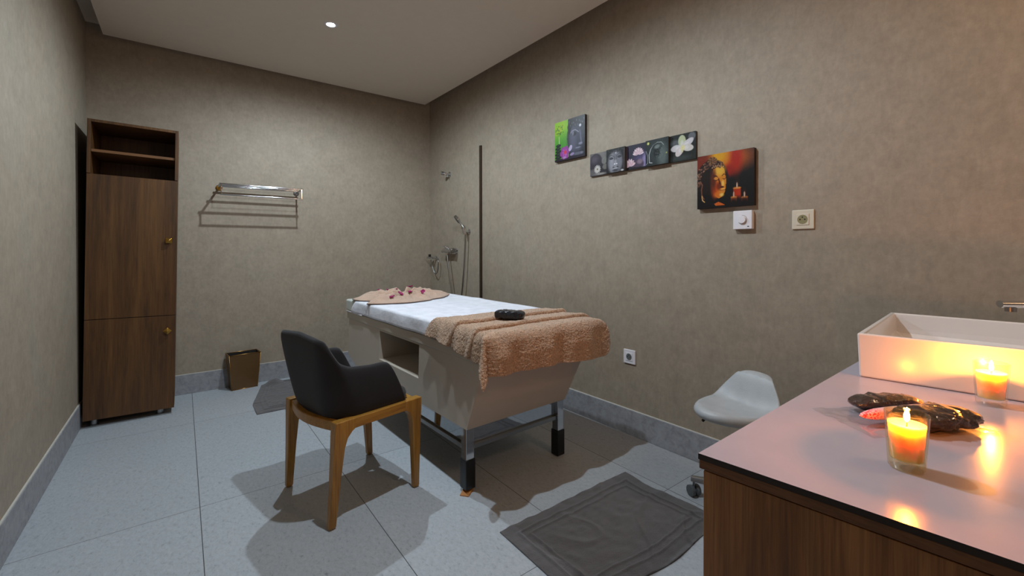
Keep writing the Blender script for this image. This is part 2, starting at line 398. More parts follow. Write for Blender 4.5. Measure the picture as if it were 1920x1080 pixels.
# ------------------------------------------------------------------ towel rack on the back wall
def towel_rack():
    t = thing('towel_rack', 'chrome towel rack with parallel bars mounted on the back wall', 'towel rack', (.25, YB, 1.675), 0)
    Wd = .585
    for i, x in enumerate((0, Wd)):
        bm = bmesh.new(); box(bm, x-.006, x+.006, -.235, -.004, -.006, .006); box(bm, x-.004, x+.004, -.232, -.222, -.075, -.004)
        br = obj('bracket', bm, MT['chrome'], t, bevel=.002)
        bm = bmesh.new(); tube(bm, [(x, 0, 0), (x, -.006, 0), (x, -.010, 0)], [.024, .024, .018], 20)
        f = obj('flange', bm, MT['brass'] if i == 0 else MT['chrome_d'], br, smooth=True, autos=40)
        if i == 0: f['label'] = 'brass-coloured round flange'
    for y in (-.06, -.14, -.225):
        bm = bmesh.new(); tube(bm, [(-.012, y, .008), (Wd+.012, y, .008)], .0075, 12); obj('bar', bm, MT['chrome'], t, smooth=True, autos=40)
    bm = bmesh.new(); tube(bm, [(-.008, -.227, -.076), (Wd+.008, -.227, -.076)], .0065, 12); obj('hanging_rail', bm, MT['chrome'], t, smooth=True, autos=40)
towel_rack()

# ------------------------------------------------------------------ waste bin
def waste_bin():
    t = thing('waste_bin', 'brown tapered waste bin with gold edges against the back wall skirting', 'bin', (.405, 4.262, 0), radians(6))
    hb, ht, db, dt, H = .092, .114, .048, .068, .292
    bm = bmesh.new()
    O = [(-hb, -db, 0), (hb, -db, 0), (hb, db, 0), (-hb, db, 0)]; P = [(-ht, -dt, H), (ht, -dt, H), (ht, dt, H), (-ht, dt, H)]
    e = .006
    Pi = [(x-e*np.sign(x), y-e*np.sign(y), z) for x, y, z in P]; Oi = [(x-e*np.sign(x), y-e*np.sign(y), .01) for x, y, z in O]
    rings(bm, [O, P, Pi, Oi]); 
    bm.verts.ensure_lookup_table()
    for f in bm.faces:
        if any(v.index >= 12 or v in bm.verts[12:16] for v in f.verts): f.material_index = 1
    obj('body', bm, [MT['bin'], MT['black_in']], t)
    bm = bmesh.new()
    for a, b in zip(P, P[1:]+P[:1]): tube(bm, [a, b], .0032, 8)
    for a, b in zip(O, P): tube(bm, [a, b], .0028, 8)
    for a, b in zip(O, O[1:]+O[:1]): tube(bm, [(a[0], a[1], .003), (b[0], b[1], .003)], .0028, 8)
    obj('trim', bm, MT['gold'], t, smooth=True)
waste_bin()

# ------------------------------------------------------------------ floor mats
def floor_mat(label, cx, cy, W, D, rz, warp, seed):
    bm = bmesh.new(); nu, nv = 220, 160
    def hgt(u, v):
        x, y = (u-.5)*W, (v-.5)*D
        e = min(u*W, (1-u)*W, v*D, (1-v)*D)
        z = .004
        z += .0055*math.exp(-((e-.058)/.0055)**2)+.0050*math.exp(-((e-.092)/.0055)**2)
        if e > .092: z += .0012
        z += .0015*sin(y*190)*(1 if seed > 5 else .2)+.006*max(0, noise.noise((x*7+seed, y*5, seed)))+.003*noise.noise((x*22, y*22+seed, 1))
        r1 = abs(noise.noise((x*4+seed*3, y*4, 4))); z += .005*max(0, 1-r1*9)
        return x, y, max(.0025, z)
    def f(u, v):
        x, y, z = hgt(u, v)
        x2, y2, dz = warp(u, v, x, y)
        return (x2, y2, z+dz)
    V = grid(bm, nu, nv, f)
    # skirt down to the floor to give thickness
    edge = [V[i][0] for i in range(nu)]+[V[nu-1][j] for j in range(1, nv)]+[V[i][nv-1] for i in range(nu-2, -1, -1)]+[V[0][j] for j in range(nv-2, 0, -1)]
    lo = [bm.verts.new((v.co.x, v.co.y, .0006 if v.co.z < .012 else v.co.z-.005)) for v in edge]
    n = len(edge)
    for i in range(n): bm.faces.new((edge[i], lo[i], lo[(i+1) % n], edge[(i+1) % n]))
    bm.faces.new(lo)
    o = obj('bath_mat', bm, MT['mat'], smooth=True); o.location = (cx, cy, 0); o.rotation_euler = (0, 0, rz)
    return tag(o, label, 'bath mat')
def warp1(u, v, x, y):
    return x+.012*sin(v*7)*u, y-(.10*(1-v)**1.5*max(0, u-.45)*0)+.02*(1-v)*sin(u*9)*.6+.03*(1-v)*(1-u), 0
floor_mat('grey bath mat lying flat between the massage bed and the vanity', 1.418, 1.162, .79, .525, radians(-.5), warp1, 3.1)
def warp2(u, v, x, y):
    k = max(0, (1-u)*.62+(v)*.6-.80)
    bump = .045*math.exp(-(((u-.16)/.10)**2+((v-.98)/.08)**2))
    return x+k*.28, y-k*.12, bump+.004*max(0, sin(v*18))*(1-u)
floor_mat('grey bath mat with a curled corner beside the waste bin', .80, 3.87, .78, .76, radians(0), warp2, 8.3)

# ------------------------------------------------------------------ armchair
def armchair():
    t = thing('armchair', 'charcoal fabric armchair with oak legs drawn up beside the massage bed', 'chair', (.658, 2.15, 0), radians(12))
    def U(half, back, front, r, s):
        # s in 0..1 along the U from front right, round the back, to front left
        Ls = (front-back-r); La = pi/2*r; Lb = 2*(half-r); tot = 2*Ls+2*La+Lb; d = s*tot
        if d < Ls: return (front-d, -half), (0, -1)
        d -= Ls
        if d < La: a = d/r; return (back+r-r*sin(a), -half+r-r*cos(a)), (-sin(a), -cos(a))
        d -= La
        if d < Lb: return (back, -half+r+d), (-1, 0)
        d -= Lb
        if d < La: a = d/r; return (back+r-r*cos(a), half-r+r*sin(a)), (-cos(a), sin(a))
        d -= La
        return (back+r+d, half), (0, 1)
    n = 61; bm = bmesh.new(); R = []
    for i in range(n):
        s = i/(n-1); (bx, by), nb = U(.226, -.205, .168, .115, s); (tx, ty), nt = U(.246, -.268, .068, .085, s)
        m = min(s, 1-s)
        zt = interp(m, [0, .015, .04, .10, .19, .235, .265, .295, .34, .5], [.612, .634, .641, .640, .650, .676, .722, .770, .780, .792])
        th = interp(m, [0, .03, .1, .2, .3, .5], [.036, .042, .042, .040, .036, .034])
        nn = Vector(((nb[0]+nt[0])/2, (nb[1]+nt[1])/2, 0)).normalized()
        def P(k, off, dz=0):
            kk = k; bulge = .008*sin(pi*k)
            x = lerp(bx, tx, kk); y = lerp(by, ty, kk); z = lerp(.418, zt, kk)+dz
            return Vector((x, y, z))-nn*(off-bulge)
        ring = [P(0, 0), P(.25, 0), P(.5, 0), P(.75, 0), P(.93, 0), P(1, .008, .0), P(1, th*.5, .006), P(1, th-.008, 0), P(.93, th), P(.75, th), P(.5, th), P(.25, th), P(0, th)]
        R.append(ring)
    rings(bm, R); obj('shell', bm, MT['black_fabric'], t, sub=2)
    # seat cushion
    bm = bmesh.new(); R = []
    def sup(a, b, x0, z, e=4.5, n=40):
        out = []
        for i in range(n):
            q = 2*pi*i/n; c, s = cos(q), sin(q)
            out.append((x0+a*math.copysign(abs(c)**(2/e), c), b*math.copysign(abs(s)**(2/e), s), z))
        return out
    for a, b, z in ((.196, .208, .400), (.206, .214, .404), (.206, .214, .436), (.204, .206, .450), (.200, .202, .466), (.185, .19, .476), (.12, .13, .482), (.03, .03, .484)): R.append(sup(a, b, .0 if z < .44 else .012, z))
    rings(bm, R); obj('seat_cushion', bm, MT['black_fabric'], t, smooth=True)
    # frame rails with curved lower outline
    bm = bmesh.new()
    for sy in (-1, 1):
        R = []
        for i in range(13):
            u = i/12; x = lerp(-.175, .190, u); y = sy*(.229+.006*sin(pi*u)); top = .436+.0*u; drop = .044+.006*abs(2*u-1)**3
            R.append([(x, y-.014, top-drop), (x, y+.014, top-drop), (x, y+.014, top), (x, y-.014, top)])
        rings(bm, R)
    for x0, bow in ((.196, .012), (-.190, -.035)):
        R = []
        for i in range(13):
            u = i/12; y = lerp(-.200, .200, u); x = x0+bow*sin(pi*u)
            R.append([(x-.014, y, .390), (x+.014, y, .390), (x+.014, y, .432), (x-.014, y, .432)])
        rings(bm, R)
    obj('seat_rail', bm, MT['oak_h'], t, bevel=.004)
    for (bx, by, tx, ty) in ((-.228, -.236, -.186, -.228), (.196, -.236, .200, -.228), (-.205, .236, -.186, .228), (.232, .236, .200, .228)):
        sx = 1 if bx < 0 else -1; sy = 1 if by < 0 else -1
        R = []
        for z, w_, ext in ((.002, .013, 0), (.010, .0155, 0), (.20, .020, 0), (.32, .0235, .002), (.36, .025, .010), (.385, .026, .028), (.392, .026, .040), (.437, .026, .040)):
            k = z/.437; x = lerp(bx, tx, k); y = lerp(by, ty, k)
            xa, xb = (x-w_, x+w_+ext) if sx > 0 else (x-w_-ext, x+w_)
            ya, yb = y-w_*.85, y+w_*.85
            R.append([(xa, ya, z), (xb, ya, z), (xb, yb, z), (xa, yb, z)])
        bm = bmesh.new(); rings(bm, R); obj('leg', bm, MT['oak'], t, bevel=.005, seg=3)
armchair()

# ------------------------------------------------------------------ massage bed
BO = Vector((1.07, 1.75, 0)); BR = radians(2)
BMX = Matrix.Translation(BO) @ Matrix.Rotation(BR, 4, 'Z')
def massage_bed():
    t = thing('massage_bed', 'taupe box massage bed with an open niche on polished steel legs', 'massage bed', BO, BR)
    bm = bmesh.new()
    zt = .635; zo0, zo1, v0, v1 = .440, .626, .48, 1.035
    def xl(z): return -.014+ (.014-.004)*(z-.31)/.325
    def xr_(z): return .648+(.055)*(z-.31)/.325
    prof = [(-.012, .31), (1.45, .31), (1.62, .37), (1.62, zt), (-.135, zt)]
    def face(pts): bm.faces.new([bm.verts.new(p) for p in pts])
    def side(pts): face([(xl(z), v, z) for v, z in pts])
    vz = lambda z: -.012-(.188)*(z-.31)/.325
    side([(-.012, .31), (v0, .31), (v0, zo0), (v0, zo1), (v0, zt), (-.135, zt)])
    side([(v0, .31), (v1, .31), (v1, zo0), (v0, zo0)]); side([(v0, zo1), (v1, zo1), (v1, zt), (v0, zt)])
    side([(v1, .31), (1.45, .31), (1.62, .37), (1.62, zt), (v1, zt), (v1, zo1), (v1, zo0)])
    face([(xr_(z), v, z) for v, z in prof])
    for (a, b) in zip(prof, prof[1:]+prof[:1]):
        face([(xl(a[1]), a[0], a[1]), (xr_(a[1]), a[0], a[1]), (xr_(b[1]), b[0], b[1]), (xl(b[1]), b[0], b[1])])
    dp = .36
    face([(xl(zo0), v0, zo0), (xl(zo0), v1, zo0), (dp, v1, zo0), (dp, v0, zo0)]); face([(xl(zo1), v0, zo1), (xl(zo1), v1, zo1), (dp, v1, zo1), (dp, v0, zo1)])
    for v in (v0, v1): face([(xl(zo0), v, zo0), (xl(zo1), v, zo1), (dp, v, zo1), (dp, v, zo0)])
    face([(dp, v0, zo0), (dp, v1, zo0), (dp, v1, zo1), (dp, v0, zo1)])
    bmesh.ops.remove_doubles(bm, verts=bm.verts[:], dist=.0005)
    obj('body', bm, MT['taupe'], t)
    obj('top_frame', BX(-.008, .702, -.150, 1.655, .6352, .690), MT['taupe'], t, bevel=.006)
    bm = BX(-.002, .674, -.170, 1.700, .691, .776)
    obj('mattress', bm, MT['vinyl'], t, bevel=.014, seg=4)
    bm = bmesh.new(); tube(bm, [(-.012, 1.655, .691), (-.012, 1.33, .691)], .004, 8); obj('edge_piping', bm, MT['white_plastic'], t, smooth=True)['label'] = 'white piping at the head end'
    s = .0225
    for (x, y) in ((.014, .022), (.617, .012), (.02, 1.42), (.63, 1.42)):
        zb = .018 if (x < .02 and y < 1) else .001
        lg = obj('leg', BX(x-s, x+s, y-s, y+s, zb+.14, .309), MT['chrome'], t, bevel=.002)
        e = .0275; obj('foot_sleeve', BX(x-e, x+e, y-e, y+e, zb, zb+.142), MT['black'], lg, bevel=.004)['label'] = 'black plastic sleeve'
    # polished skirt panels with a bottom flange
    bm = bmesh.new()
    box(bm, .038, .593, .016, .021, .226, .309)
    box(bm, .005, .010, .046, 1.396, .226, .309)
    box(bm, .632, .637, .036, 1.396, .226, .309)
    box(bm, .044, .606, 1.418, 1.423, .222, .309)
    obj('skirt_panel', bm, MT['mirror'], t, bevel=.001, seg=1)
    for q in ((.038, .593, .000, .031), (-.008, .020, .046, 1.396), (.622, .650, .036, 1.396)):
        obj('skirt_rail', BX(*q, .204, .2255), MT['chrome_d'], t, bevel=.002)
massage_bed()
# wedge under the near leg
bm = bmesh.new(); rings(bm, [[(-.035, -.022, 0), (.030, -.022, 0), (.030, -.022, .017), (-.035, -.022, .004)], [(-.035, .022, 0), (.030, .022, 0), (.030, .022, .017), (-.035, .022, .004)]])
o = obj('wood_wedge', bm, MT['wedge']); o.matrix_world = BMX @ Matrix.Translation((.003, .012, 0)) @ Matrix.Rotation(radians(35), 4, 'Z'); tag(o, 'small scrap wood wedge under the nearest leg of the massage bed', 'wedge')

def bedobj(name, bm, m, label, cat, **kw):
    o = obj(name, bm, m, **kw); o.matrix_world = BMX; return tag(o, label, cat)
# white sheet
def sheet():
    bm = bmesh.new(); nu, nv = 70, 110; ZT = .7785
    def f(a, b):
        v = lerp(-.05, 1.535, b)
        s = lerp(-.085, .742, a)                    # across, negative hangs at left
        endv = 1.535-.16*max(0, a-.0)**1.5
        endv = lerp(1.535, 1.33, sstep(-.085, .13, s)) if s < .13 else lerp(1.33, 1.42, (s-.13)/.63)
        v = lerp(-.05, endv, b)
        wr = .0035*noise.noise((s*6, v*5, .3))+.0022*noise.noise((s*16, v*9, 2))
        if s < 0:
            x = -.008-.006*(1-math.exp(s*40))+.003*sin(v*16)*min(1, -s*20); z = ZT+s*.98
            return (x, v, z+.0)
        z = ZT+max(0, wr)+.0005
        if s > .67: z = ZT+.001+.012*(s-.67)/.085*(.4+.8*b)+max(0, wr)
        return (s, v, z)
    grid(bm, nu, nv, f)
    o = bedobj('bed_sheet', bm, MT['sheet'], 'smooth white sheet spread over the middle of the massage bed', 'sheet', smooth=True)
    s = o.modifiers.new('solid', 'SOLIDIFY'); s.thickness = .0015; s.offset = 1
sheet()
# beige blanket folded over the foot end
def blanket():
    bm = bmesh.new(); nu, nv = 130, 210
    W = .674; VF = -.178; ZT = .781
    LH, RH = .125, .09
    def bend(d_, r=.042):
        ang = min(d_/r, pi/2); out = r*sin(ang); dn = r*(1-cos(ang))
        if d_ > r*pi/2: dn += d_-r*pi/2
        return out, dn
    def f(a, b):
        LH = lerp(.105, .160, sstep(.1, .75, b))
        s = lerp(-LH, W+RH, a) if a > 0 else -LH
        v0_ = interp(a, [0, .08, .16, .5, 1], [.355, .30, .262, .250, .20])
        hemv = interp(a, [0, .10, .18, .3, .6, .86, .95, 1], [.20, .20, .195, .200, .205, .225, .23, .17])
        v = lerp(v0_, VF-hemv, b)
        vv = v-(v0_-.25)*(1-b)+.012*sin(a*5+1)
        st = 0.0
        for k, e in enumerate((.058, -.090)):
            d = vv-e
            st += .014*sstep(0, .006, d)*(1-.35*sstep(.02, .12, d))+.005*math.exp(-((d-.012)/.009)**2)
            if 0 < d < .018: v -= .009*sin(pi*d/.018)
        st *= sstep(.0, .012, (v0_-vv) if b < .2 else 1)
        dzf = max(0, VF-v); ol = max(0, -s); orr = max(0, s-W)
        wob = .003*noise.noise((s*8, v*8, 3))+.0018*noise.noise((s*24, v*24, 5))
        fo, fd = bend(dzf); so, sd = bend(ol if ol else orr)
        tot = hypot(fd, sd) if (fd > 0 and sd > 0) else fd+sd
        tot = min(tot, .236-.02*abs(ol-.08)/.08) if (ol and dzf) else tot
        hang = min(1, tot/.09)
        x = min(max(s, 0), W); y = max(v, VF); z = ZT+wob+st*(1-hang)-tot
        if ol and dzf:
            ph = math.atan2(dzf, ol); rho = .012*(1-hang)*0+min(.03, max(fo, so))*.6+.30*tot*sin(2*ph)
            x -= cos(ph)*rho+.004+.040*sin(ph); y -= sin(ph)*rho+.004*sin(ph)
        elif ol: x -= so*.45+.002+st*.9*hang+.006*hang*sin(v*46)
        elif orr:
            fl = 1-sstep(-.12, .12, v); x += so*(.55+.45*fl)+.034*fl*min(1, orr/.06)+.02*hang*dzf/.15; z += .45*sd*fl
            if dzf: y -= fo*.8
        elif dzf: y -= fo*.8
        if dzf and not ol: y -= (.009*sin(s*24+1.2)+.007*sin(s*43))*hang+.012*hang
        return (x, y, z)
    grid(bm, nu, nv, f)
    o = bedobj('folded_blanket', bm, MT['beige'], 'beige terry blanket pleated across the foot end of the massage bed', 'blanket', smooth=True)
    s = o.modifiers.new('solid', 'SOLIDIFY'); s.thickness = .007; s.offset = 1
    tx = bpy.data.textures.new('pile', 'CLOUDS'); tx.noise_scale = .009; tx.noise_depth = 2
    s2 = o.modifiers.new('sub', 'SUBSURF'); s2.levels = 1; s2.render_levels = 1
    d = o.modifiers.new('pile', 'DISPLACE'); d.texture = tx; d.strength = .006; d.mid_level = .5
blanket()
# peach towel arranged like a bow at the head end
TC = (.33, 1.385)
def head_towel():
    pts = [(-.005, 1.56), (.13, 1.655), (.34, 1.665), (.56, 1.62), (.69, 1.50), (.735, 1.365), (.62, 1.265), (.46, 1.17), (.21, 1.095), (.07, 1.125), (-.02, 1.205), (.075, 1.32)]
    th = [math.atan2(y-TC[1], x-TC[0]) for x, y in pts]; rd = [hypot(x-TC[0], y-TC[1]) for x, y in pts]
    od = sorted(zip(th, rd)); th = [q[0] for q in od]; rd = [q[1] for q in od]
    th = [th[-1]-2*pi]+th+[th[0]+2*pi]; rd = [rd[-1]]+rd+[rd[0]]
    n, m = 144, 34; bm = bmesh.new(); R = []
    def H(q, k):
        pl = 1-abs(sin(5.5*q+1.2*sin(2*q)+1.0*k))
        pl2 = .5+.5*sin(17*q+2*k)
        back = .5+.5*sin(q)           # higher towards the head end
        z = .786+(.008+.046*pl*(.5+.6*back)+.014*pl2)*(1-k**4)*min(1, .35+k*2.2)
        yy_ = k*sin(q); xx_ = k*cos(q)
        z += .016*(1-k**4)*(1-min(1, abs(noise.noise((xx_*2.2, yy_*5.5, 3)))*5))
        z += .018*math.exp(-((k-.25)/.14)**2)*max(0, cos(q*2+.6))
        return z
    for j in range(1, m+1):
        k = j/m; r = []
        for i in range(n):
            q = -pi+2*pi*i/n; rad = interp(q, th, rd)*(1+.02*sin(9*q))
            r.append((TC[0]+rad*k*cos(q), TC[1]+rad*k*sin(q), H(q, k)))
        R.append(r)
    V = rings(bm, R, cap=False); c = bm.verts.new((TC[0], TC[1], .800))
    for i in range(n): bm.faces.new((c, V[0][i], V[0][(i+1) % n]))
    o = bedobj('folded_towel', bm, MT['peach'], 'peach towel arranged in pleats with magenta petals at the head of the bed', 'towel', smooth=True)
    s = o.modifiers.new('solid', 'SOLIDIFY'); s.thickness = .004; s.offset = 1
    # dark line round the towel edge as a part
    bm = bmesh.new(); P = []
    for i in range(n+1):
        q = -pi+2*pi*i/n; rad = interp(q, th, rd)*(1+.02*sin(9*q))*1.003
        P.append((TC[0]+rad*cos(q), TC[1]+rad*sin(q), .7855))
    tube(bm, P, .0032, 6, cap=False); h = obj('edge_line', bm, MT['edge_line'], o, smooth=True); h['label'] = 'dark line along the towel edge'
    return H, th, rd
HT, hth, hrd = head_towel()
pp = [(.20, 1.53), (.235, 1.44), (.27, 1.36), (.17, 1.23), (.24, 1.25), (.36, 1.33), (.44, 1.50), (.42, 1.24), (.30, 1.47)]
def petal():
    bm = bmesh.new()
    def f(u, v):
        a = (u-.5)*2; b = v; wd = .019*sin(pi*min(1, b*.9+.08))
        return (a*wd, (b-.5)*.046, .004+.010*a*a+.008*b*b)
    grid(bm, 7, 8, f); o = obj('flower_petal', bm, MT['magenta'], smooth=True)
    s = o.modifiers.new('solid', 'SOLIDIFY'); s.thickness = .0008
    return o
p0 = petal()
plab = ['magenta petal nearest the left tip of the peach towel, back row', 'magenta petal near the back left ridge of the peach towel', 'dark magenta petal left of the peach towel centre', 'magenta petal at the front left fold of the peach towel', 'brightest purple petal at the front middle of the peach towel', 'magenta petal on the raised centre ridge of the peach towel', 'magenta petal on the back right ridge of the peach towel', 'magenta petal in the front right fold of the peach towel', 'magenta petal on the back edge behind the towel centre']
for i, (x, y) in enumerate(pp):
    o = p0 if i == 0 else p0.copy()
    if i: COL.objects.link(o)
    q = math.atan2(y-TC[1], x-TC[0]); k = hypot(x-TC[0], y-TC[1])/interp(q, hth, hrd)
    o.matrix_world = BMX @ Matrix.Translation((x, y, HT(q, k)+.006)) @ Matrix.Rotation(i*1.7, 4, 'Z') @ Matrix.Rotation(.35*sin(i*2.1), 4, 'X')
    tag(o, plab[i], 'petal', 'magenta petals on the peach towel')
# black wrapped pouch lying on the blanket
def pillow(L, W, H, nx=26, ny=18, seed=0, wr=.1, taper=0, sq=3.2, cx=.8):
    bm = bmesh.new(); R = []
    for i in range(nx):
        u = i/(nx-1)*2-1; e = (1-abs(u)**sq); ww = W/2*(.10+.90*e**.5)*(1-taper*max(0, abs(u)-.4)); hh = H/2*max(.04, e**.6)
        r = []
        for k in range(ny):
            q = 2*pi*k/ny; c, s = cos(q), sin(q)
            nzz = 1+wr*noise.noise((u*4+seed, c*2, s*2+seed))+wr*.6*noise.noise((u*11+seed, c*3, s*3))
            r.append((u*L/2, ww*math.copysign(abs(c)**cx, c)*nzz, hh*math.copysign(abs(s)**cx, s)*nzz))
        R.append(r)
    rings(bm, R); return bm
o = obj('wrapped_pouch', pillow(.160, .072, .044, seed=2, wr=.14, nx=40, ny=28, sq=9, cx=.55), MT['pouch'], smooth=True)
o.matrix_world = BMX @ Matrix.Translation((.262, .005, .826)) @ Matrix.Rotation(radians(-62), 4, 'Z')
tag(o, 'shiny black wrapped pouch lying on the beige blanket', 'pouch')

# ------------------------------------------------------------------ shower fittings on the right wall
def on_wall(name, label, cat, y, z, group=None, off=0):
    return thing(name, label, cat, (wx(y), y, z), RW, group)
def flange(bm, r=.02, x=0, z=0, d=.01): tube(bm, [(x, 0, z), (x, -d*.6, z), (x, -d, z)], [r, r, r*.7], 20)
t = on_wall('shower_outlet', 'small chrome water outlet high on the wall above the shower taps', 'shower outlet', 3.915, 1.925)
bm = bmesh.new(); flange(bm, .028); tube(bm, smoothpath([(0, -.005, 0), (0, -.04, 0), (-.012, -.065, .006)], 4), .013, 12); obj('elbow', bm, MT['chrome'], t, smooth=True, autos=40)
bm = bmesh.new(); tube(bm, [(-.010, -.058, .004), (-.026, -.085, .010)], .019, 6); tube(bm, [(.004, -.03, -.01), (.004, -.03, -.032)], .008, 10); obj('nut', bm, MT['chrome_d'], t, bevel=.002)
# mixer
t = on_wall('shower_mixer', 'chrome shower mixer valve on the wall below the hand shower', 'tap', 3.86, 1.145)
for x in (-.075, .075):
    bm = bmesh.new(); flange(bm, .030, x); tube(bm, [(x, -.005, 0), (x, -.05, 0)], .015, 12); obj('wall_union', bm, MT['chrome'], t, smooth=True, autos=40)
bm = bmesh.new(); tube(bm, [(-.10, -.06, -.006), (-.06, -.06, 0), (.10, -.06, 0)], [.018, .024, .022], 16); obj('valve_body', bm, MT['chrome'], t, smooth=True, autos=50)
bm = bmesh.new(); tube(bm, [(0, -.06, .018), (0, -.065, .034), (-.0, -.10, .048)], [.02, .018, .007], 12); obj('lever', bm, MT['chrome'], t, smooth=True, autos=50)
bm = bmesh.new(); tube(bm, [(.098, -.06, 0), (.118, -.06, 0)], .026, 16); obj('knob', bm, MT['chrome_d'], t, bevel=.003)
bm = bmesh.new(); tube(bm, [(-.01, -.06, -.02), (-.01, -.06, -.045)], .011, 10); obj('hose_outlet', bm, MT['chrome'], t, smooth=True, autos=40)
# hand shower on bracket
t = on_wall('shower_bracket', 'small chrome wall bracket that holds the hand shower', 'bracket', 3.545, 1.330)
bm = bmesh.new(); flange(bm, .024); tube(bm, [(0, -.005, 0), (0, -.045, 0)], .010, 12); tube(bm, [(-.004, -.05, -.024), (-.012, -.055, .024)], .019, 14); obj('holder', bm, MT['chrome'], t, smooth=True, autos=40)
t = on_wall('hand_shower', 'chrome and white hand shower resting in its wall bracket', 'hand shower', 3.545, 1.330)
bm = bmesh.new(); tube(bm, smoothpath([(.0, -.045, -.03), (-.012, -.058, .03), (-.05, -.085, .10)], 5), .0105, 12); h = obj('handle', bm, MT['chrome'], t, smooth=True, autos=50)
bm = bmesh.new(); a = Vector((-.05, -.085, .10)); d = Vector((-.30, -.75, -.55)).normalized()
tube(bm, [a+Vector((-.02, 0, .022))-d*.012, a+Vector((-.02, 0, .022)), a+Vector((-.02, 0, .022))+d*.018], [.02, .042, .045], 22); obj('shower_head', bm, MT['chrome'], t, smooth=True, autos=40)
bm = bmesh.new(); tube(bm, [a+Vector((-.02, 0, .022))+d*.0182, a+Vector((-.02, 0, .022))+d*.0192], .038, 22); obj('spray_face', bm, MT['rubber'], t)
def wallpt(y, z, off): return (wx(y)-off, y, z)
bm = bmesh.new(); P = [wallpt(3.545, 1.305, .045), wallpt(3.55, 1.20, .045), wallpt(3.57, .95, .05), wallpt(3.61, .72, .05), wallpt(3.68, .58, .05), wallpt(3.75, .60, .05), wallpt(3.80, .80, .055), wallpt(3.845, 1.0, .06), wallpt(3.868, 1.102, .06)]
tube(bm, smoothpath(P, 10), .0075, 10); tag(obj('shower_hose', bm, MT['chrome_d'], smooth=True), 'long looped metal hose joining shower mixer and hand shower', 'hose')
# small tap by the corner
t = on_wall('wall_tap', 'small chrome tap low in the corner left of the shower mixer', 'tap', 4.215, 1.070)
bm = bmesh.new(); flange(bm, .024, .02); tube(bm, [(.02, -.005, 0), (.02, -.07, 0)], .012, 12); tube(bm, [(.035, -.07, 0), (-.06, -.07, 0)], .011, 12); obj('tap_body', bm, MT['chrome'], t, smooth=True, autos=40)
bm = bmesh.new(); tube(bm, [(-.01, -.07, .01), (-.01, -.07, .035)], .014, 10); obj('tap_handle', bm, MT['black'], t, smooth=True, autos=40)
t2 = bmesh.new(); P = [wallpt(4.20, 1.055, .07), wallpt(4.19, .98, .06), wallpt(4.14, .90, .05), wallpt(4.09, .93, .05), wallpt(4.07, 1.02, .05), wallpt(4.09, 1.06, .04)]
tube(t2, smoothpath(P, 8), .0055, 8); tag(obj('tap_hose', t2, MT['chrome_d'], smooth=True), 'short looped metal hose hanging under the corner tap', 'hose')

# ------------------------------------------------------------------ sockets and thermostat
def socket(label, y, z, m):
    t = on_wall('wall_socket', label, 'power socket', y, z); s = .0435
    bm = BX(-s, s, -.009, 0, -s, s); obj('cover_plate', bm, m, t, bevel=.003, seg=3)
    obj('insert', BX(-.025, .025, -.0115, -.009, -.025, .025), m, t, bevel=.001)
    bm = bmesh.new(); tube(bm, [(0, -.0095, 0), (0, -.0121, 0)], .0205, 32); w_ = obj('socket_well', bm, MT['socket_dark'] if m is MT['cream_plastic'] else MT['rubber'], t)
    for hx, hz, hr in ((-.0095, 0, .003), (.0095, 0, .003), (0, .010, .0028)):
        bm = bmesh.new(); tube(bm, [(hx, -.012, hz), (hx, -.0128, hz)], hr, 12); obj('pin_hole', bm, MT['hole'], w_)
socket('cream wall socket above the vanity, right of the white thermostat', .755, 1.292, MT['cream_plastic'])
socket('small pale wall socket low behind the foot of the massage bed', 1.695, .488, MT['white_plastic'])
t = on_wall('thermostat', 'square white thermostat with a round dial below the orange picture', 'thermostat', 1.010, 1.304)
s = .045
obj('housing', BX(-s, s, -.026, 0, -s-.002, s), MT['white_plastic'], t, bevel=.003, seg=3)
bm = bmesh.new(); tube(bm, [(0, -.026, 0), (0, -.036, 0)], .018, 30); tube(bm, [(.010, -.036, .0), (.010, -.0368, .0)], .003, 8); dl = obj('dial', bm, MT['white_plastic'], t, bevel=.002)
bm = bmesh.new()
for i in range(18):
    q = radians(-140+i*13.5); box(bm, .0215*cos(q)-.0015, .0215*cos(q)+.0015, -.0266, -.0258, .0215*sin(q)-.0015, .0215*sin(q)+.0015)
obj('scale_marks', bm, MT['grey_mark'], t)
obj('indicator', BX(.024, .032, -.0268, -.0258, -.036, -.032), MT['hole'], t)

